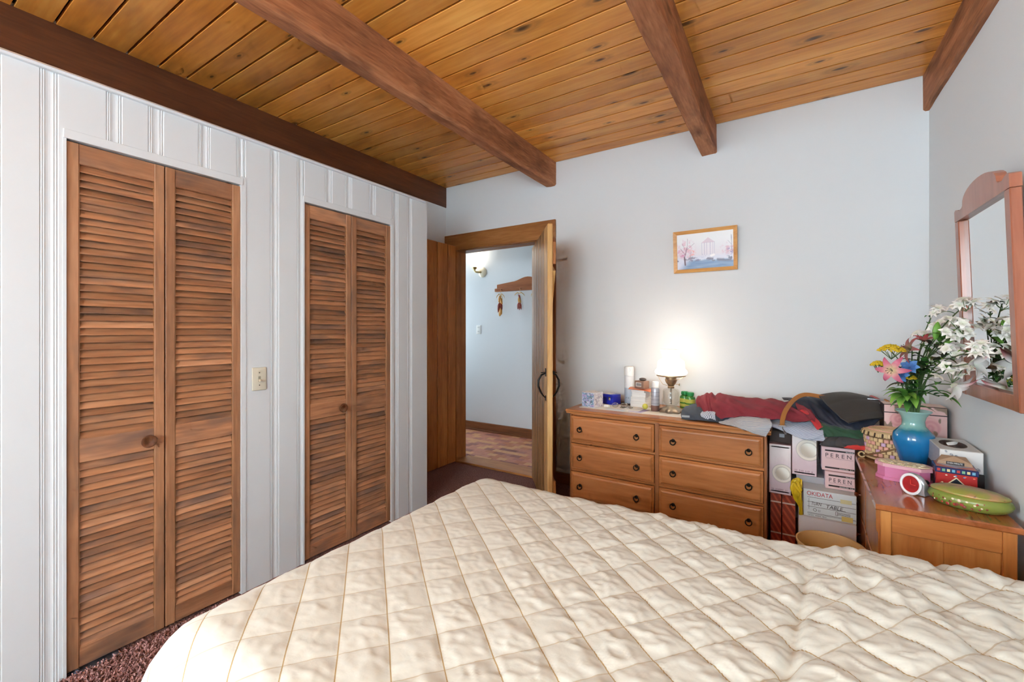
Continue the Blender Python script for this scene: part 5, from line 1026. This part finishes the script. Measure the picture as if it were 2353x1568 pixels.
PINK = petal_mat('lily_pink', (214, 196, 150), (198, 88, 128), (200, 112, 130)); DRED = petal_mat('lily_dusky', (150, 150, 96), (158, 66, 74), (150, 98, 92)); WHT = petal_mat('white_petal', (206, 212, 186), (238, 234, 228), (232, 228, 220)); WLILY = petal_mat('white_lily_petal', (222, 226, 196), (232, 220, 214), (240, 236, 230)); WTIP = petal_mat('white_lily_pink_tip', (240, 236, 226), (206, 66, 84), (238, 228, 222)); BLU = petal_mat('blue_petal', (60, 90, 140), (92, 142, 200), (60, 112, 178))
GRP = 'artificial flowers in the blue vase'
def stem_thing(name, label, head, bend=.0, r=.0022):
    h = Vector(head); foot = Vector((VX + (h.x - VX) * .06, VY + (h.y - VY) * .04, VZ - .07)); t = thing(name, label, 'flower', tuple(foot), 0, GRP)
    mid = foot.lerp(h, .55) + Vector((-(h.x - VX) * .2, -(h.y - VY) * .3, .06)); pts = crspline([foot - foot, mid - foot, h - foot], 14)
    obj('stem', B().tube([tuple(p) for p in pts], [r] * 14, 6), STEMG, t, smooth=True); t['_h'] = 0; del t['_h']; return t, h - foot, pts
def leaves(t, pts, spec, mat=None, L=.06, W=.022):
    for k, (f, az, el) in enumerate(spec):
        p = pts[int(f * 13)]; M = Matrix.Translation(Vector(p)) @ Matrix.Rotation(R(az), 4, 'Z') @ Matrix.Rotation(R(-el), 4, 'Y'); multi('leaf', [(M, (L, W, .9, .18, .7))], mat or LEAFG, t)
def bloom(t, c, d, n, L, W, open_, curl, mat, stam=5, name='petal', cup=.15, shape=.55, sc='stamen'):
    F = Matrix.Translation(Vector(c)) @ frame(d)
    for k in range(n): 
        M = F @ Matrix.Rotation(2 * math.pi * k / n, 4, 'Z') @ Matrix.Rotation(-R(90 - open_), 4, 'Y') @ Matrix.Translation((L * .04, 0, 0)); multi(name, [(M, (L * (1 if k % 2 else .93), W, curl, cup, shape))], mat, t)
    if stam:
        bb = B()
        for k in range(stam):
            a = 2 * math.pi * k / stam; tip = Vector((L * .16 * math.cos(a), L * .16 * math.sin(a), L * .55)); p0 = F @ Vector((0, 0, 0)); p1 = F @ tip; bb.tube([p0, p0.lerp(p1, .5) + Vector((0, 0, .002)), p1], .0006, 4); bb.ball(p1, .0018, 6, 4)
        obj('stamens', bb, STAMEN, t, smooth=True)['kind'] = 'stuff'
def spray(t, c, k, rad, L, W, mat, seed, d=(-.2, -.6, .6), n=5):      # a head of several small florets on short stalks
    r_ = random.Random(seed); base = Vector(c) - Vector((0, 0, rad * .9))
    for i in range(k):
        p = Vector(c) + Vector((r_.uniform(-1, 1) * rad, r_.uniform(-1, 1) * rad * .6, r_.uniform(-.6, .6) * rad)); dd = Vector(d) + Vector((r_.uniform(-.7, .7), r_.uniform(-.5, .5), r_.uniform(-.3, .6)))
        obj('stalk', B().tube([base, base.lerp(p, .6) + Vector((0, 0, -.004)), p], .001, 5), STEMG, t, smooth=True); F = Matrix.Translation(p) @ frame(dd)
        multi('floret', [(F @ Matrix.Rotation(2 * math.pi * q_ / n + i, 4, 'Z') @ Matrix.Rotation(-R(18), 4, 'Y'), (L, W, .7, .12, .6)) for q_ in range(n)], mat, t)
def yarrow(name, label, head, rad):
    t, h, pts = stem_thing(name, label, head); bb = B(); r_ = random.Random(int(rad * 1e4))
    for k in range(150):
        a = r_.uniform(0, 2 * math.pi); q_ = math.sqrt(r_.random()); bb.ball((h.x + rad * q_ * math.cos(a), h.y + rad * .8 * q_ * math.sin(a), h.z + rad * .55 * (1 - q_ ** 2) + r_.uniform(-.003, .002)), .0042, 6, 4)
    obj('flower_head', bb, YEL, t, smooth=True)['kind'] = 'stuff'
    for k in range(9):
        a = 2 * math.pi * k / 9; obj('stalk', B().tube([(h.x, h.y, h.z - .035), (h.x + rad * .7 * math.cos(a), h.y + rad * .6 * math.sin(a), h.z)], .0011, 5), STEMG, t)
    leaves(t, pts, [(.6, 200, 30), (.75, 260, 20)], LEAFD)
    return t
yarrow('yarrow_flower', 'upper yellow yarrow cluster at the left of the bouquet', (.381, 2.48, 1.183), .05)
yarrow('yarrow_flower', 'small yellow yarrow cluster half hidden behind the pink lily', (.342, 2.52, 1.12), .026)
yarrow('yarrow_flower', 'yellow yarrow cluster low among the leaves', (.447, 2.56, 1.062), .03)
t, h, p = stem_thing('pink_lily', 'open pink lily at the front left of the bouquet', (.375, 2.43, 1.105)); bloom(t, h, (-.35, -.85, -.05), 6, .068, .026, 62, 1.5, PINK, 6, shape=.6); leaves(t, p, [(.5, 190, 10), (.65, 250, 0), (.75, 320, 20)], LEAFD, .075, .024)
t, h, p = stem_thing('dusky_lily', 'dusky red lily seen from the side above the blue flower', (.452, 2.5, 1.19)); bloom(t, h, (-.8, -.25, .3), 6, .07, .026, 48, 1.1, DRED, 5); leaves(t, p, [(.55, 210, 20), (.7, 150, 10), (.8, 300, 20)], LEAFD, .07, .022)
t, h, p = stem_thing('red_lily', 'small red half-open lily beside the green buds', (.49, 2.5, 1.225)); bloom(t, h, (-.1, -.4, .9), 5, .05, .017, 38, .9, petal_mat('lily_red', (120, 90, 70), (176, 60, 72), (160, 64, 70)), 0); leaves(t, p, [(.7, 200, 20), (.85, 330, 20)])
t, h, p = stem_thing('blue_flower', 'blue delphinium-like flower behind the pink lily', (.440, 2.47, 1.117)); bloom(t, h, (-.3, -.85, .3), 7, .035, .026, 58, .7, BLU, 0, shape=.8); bloom(t, h + Vector((-.03, .0, -.032)), (-.4, -.85, -.1), 6, .034, .024, 58, .7, BLU, 0, shape=.8); leaves(t, p, [(.5, 230, 20), (.7, 290, 20)], LEAFD)
for nm, lab, c, dd in (('lily_bud', 'plump bright green lily bud pointing up in the middle', (.507, 2.42, 1.235), (.12, 0, 1)), ('lily_bud', 'plump bright green lily bud leaning to the right', (.528, 2.39, 1.218), (.62, -.3, .75))):
    t, h, p = stem_thing(nm, lab, c); F = Matrix.Translation(h) @ frame(dd); obj('bud', B().lathe([(.002, 0), (.008, .012), (.0125, .035), (.011, .055), (.005, .07), (.001, .075)], 12, wob=lambda a, j: 1 + .12 * math.cos(3 * a)).xf(F), plain('bud_green', (104, 156, 60), .45, var=.12), t, smooth=True); leaves(t, p, [(.6, 200, 40), (.75, 300, 30), (.9, 240, 50)], LEAFD, .06, .018)
for lab, c, k, rad, sd in (('white starflower spray at the upper left, highest on its side', (.524, 2.5, 1.365), 4, .026, 2), ('white starflower spray at the very top by the mirror frame', (.558, 2.26, 1.375), 6, .034, 3), ('white blossom cluster just under the topmost spray', (.549, 2.26, 1.298), 7, .042, 5), ('white blossom cluster in the upper middle', (.545, 2.48, 1.303), 7, .034, 7), ('white blossom cluster between the buds and the mirror', (.54, 2.30, 1.262), 7, .036, 9), ('white blossom spray reaching over the mirror glass', (.562, 2.11, 1.213), 6, .032, 11), ('white blossom cluster right of the centre leaves', (.545, 2.34, 1.192), 7, .036, 13), ('big white blossom cluster low on the right', (.535, 2.32, 1.114), 8, .048, 15), ('pale little blossoms above the dusky lily', (.50, 2.54, 1.25), 4, .028, 17)):
    t, h, p = stem_thing('blossom_spray', lab, c); spray(t, h, k, rad, .024 if k > 6 else .028, .019 if k > 6 else .012, WHT, sd, n=5 if k > 6 else 8); leaves(t, p, [(.62, (sd * 77) % 360, 30), (.78, (sd * 131) % 360, 25), (.92, (sd * 53) % 360, 35)], (LEAFG, LEAFB)[sd % 2 if sd % 3 else 0], .045, .016)
for lab, c, dd, m in (('white lily with a pink tip facing the mirror', (.545, 2.18, 1.155), (.75, -.6, .1), WTIP), ('white lily with a pink tip drooping low on the right', (.54, 2.36, 1.062), (.6, -.55, -.4), WTIP)):
    t, h, p = stem_thing('white_lily', lab, c); bloom(t, h, dd, 6, .07, .034, 36, .9, WLILY, 0, shape=.7); F = Matrix.Translation(h) @ frame(dd); multi('petal', [(F @ Matrix.Rotation(R(60), 4, 'Z') @ Matrix.Rotation(-R(60), 4, 'Y'), (.078, .03, .6, .2, .8))], WTIP, t); leaves(t, p, [(.6, 300, 20), (.8, 250, 30)])
t, h, p = stem_thing('leaf_spray', 'broad variegated green leaves over the vase rim', (.43, 2.52, .985))
leaves(t, p, [(.5, 200, 30), (.6, 235, 45), (.7, 180, 20), (.75, 260, 15), (.85, 215, 50), (.9, 160, 35), (.95, 285, 30), (.8, 240, -10), (.6, 280, -5), (.98, 225, 10)], LEAFB, .085, .042); leaves(t, p, [(.4, 195, 10), (.45, 250, 0), (.5, 300, 20), (.7, 330, 40)], LEAFG, .08, .036)
t, h, p = stem_thing('leaf_spray', 'slender dark leaves arching right from the vase', (.53, 2.47, 1.0)); leaves(t, p, [(.6, 300, 40), (.7, 315, 30), (.85, 290, 25), (.95, 310, 10), (.5, 270, 40)], LEAFG, .095, .022)
t, h, p = stem_thing('leaf_spray', 'dense dark green leaves in the middle of the bouquet', (.50, 2.5, 1.13)); leaves(t, p, [(f, a, e) for f, a, e in ((.4, 210, 40), (.5, 260, 30), (.55, 310, 35), (.6, 180, 30), (.65, 235, 45), (.7, 285, 20), (.75, 340, 30), (.8, 215, 30), (.85, 265, 40), (.9, 305, 45), (.95, 240, 60), (.98, 190, 40))], LEAFG, .07, .026)
t, h, p = stem_thing('leaf_spray', 'dark leaves rising towards the mirror', (.53, 2.38, 1.17)); leaves(t, p, [(f, a, e) for f, a, e in ((.55, 290, 40), (.62, 240, 30), (.68, 330, 35), (.74, 200, 30), (.8, 270, 45), (.86, 310, 20), (.92, 235, 30), (.97, 290, 55))], LEAFD, .065, .024)
t, h, p = stem_thing('leaf_spray', 'mixed green leaves filling the bouquet behind the blue flower', (.475, 2.53, 1.09)); leaves(t, p, [(.3 + .045 * k, (k * 67) % 360, 20 + (k * 23) % 40) for k in range(15)], LEAFG, .075, .03)
t, h, p = stem_thing('leaf_spray', 'bright green leaves reaching up between the white blossoms', (.545, 2.36, 1.27)); leaves(t, p, [(.35 + .05 * k, 180 + (k * 71) % 190, 25 + (k * 31) % 40) for k in range(12)], LEAFB, .06, .022)
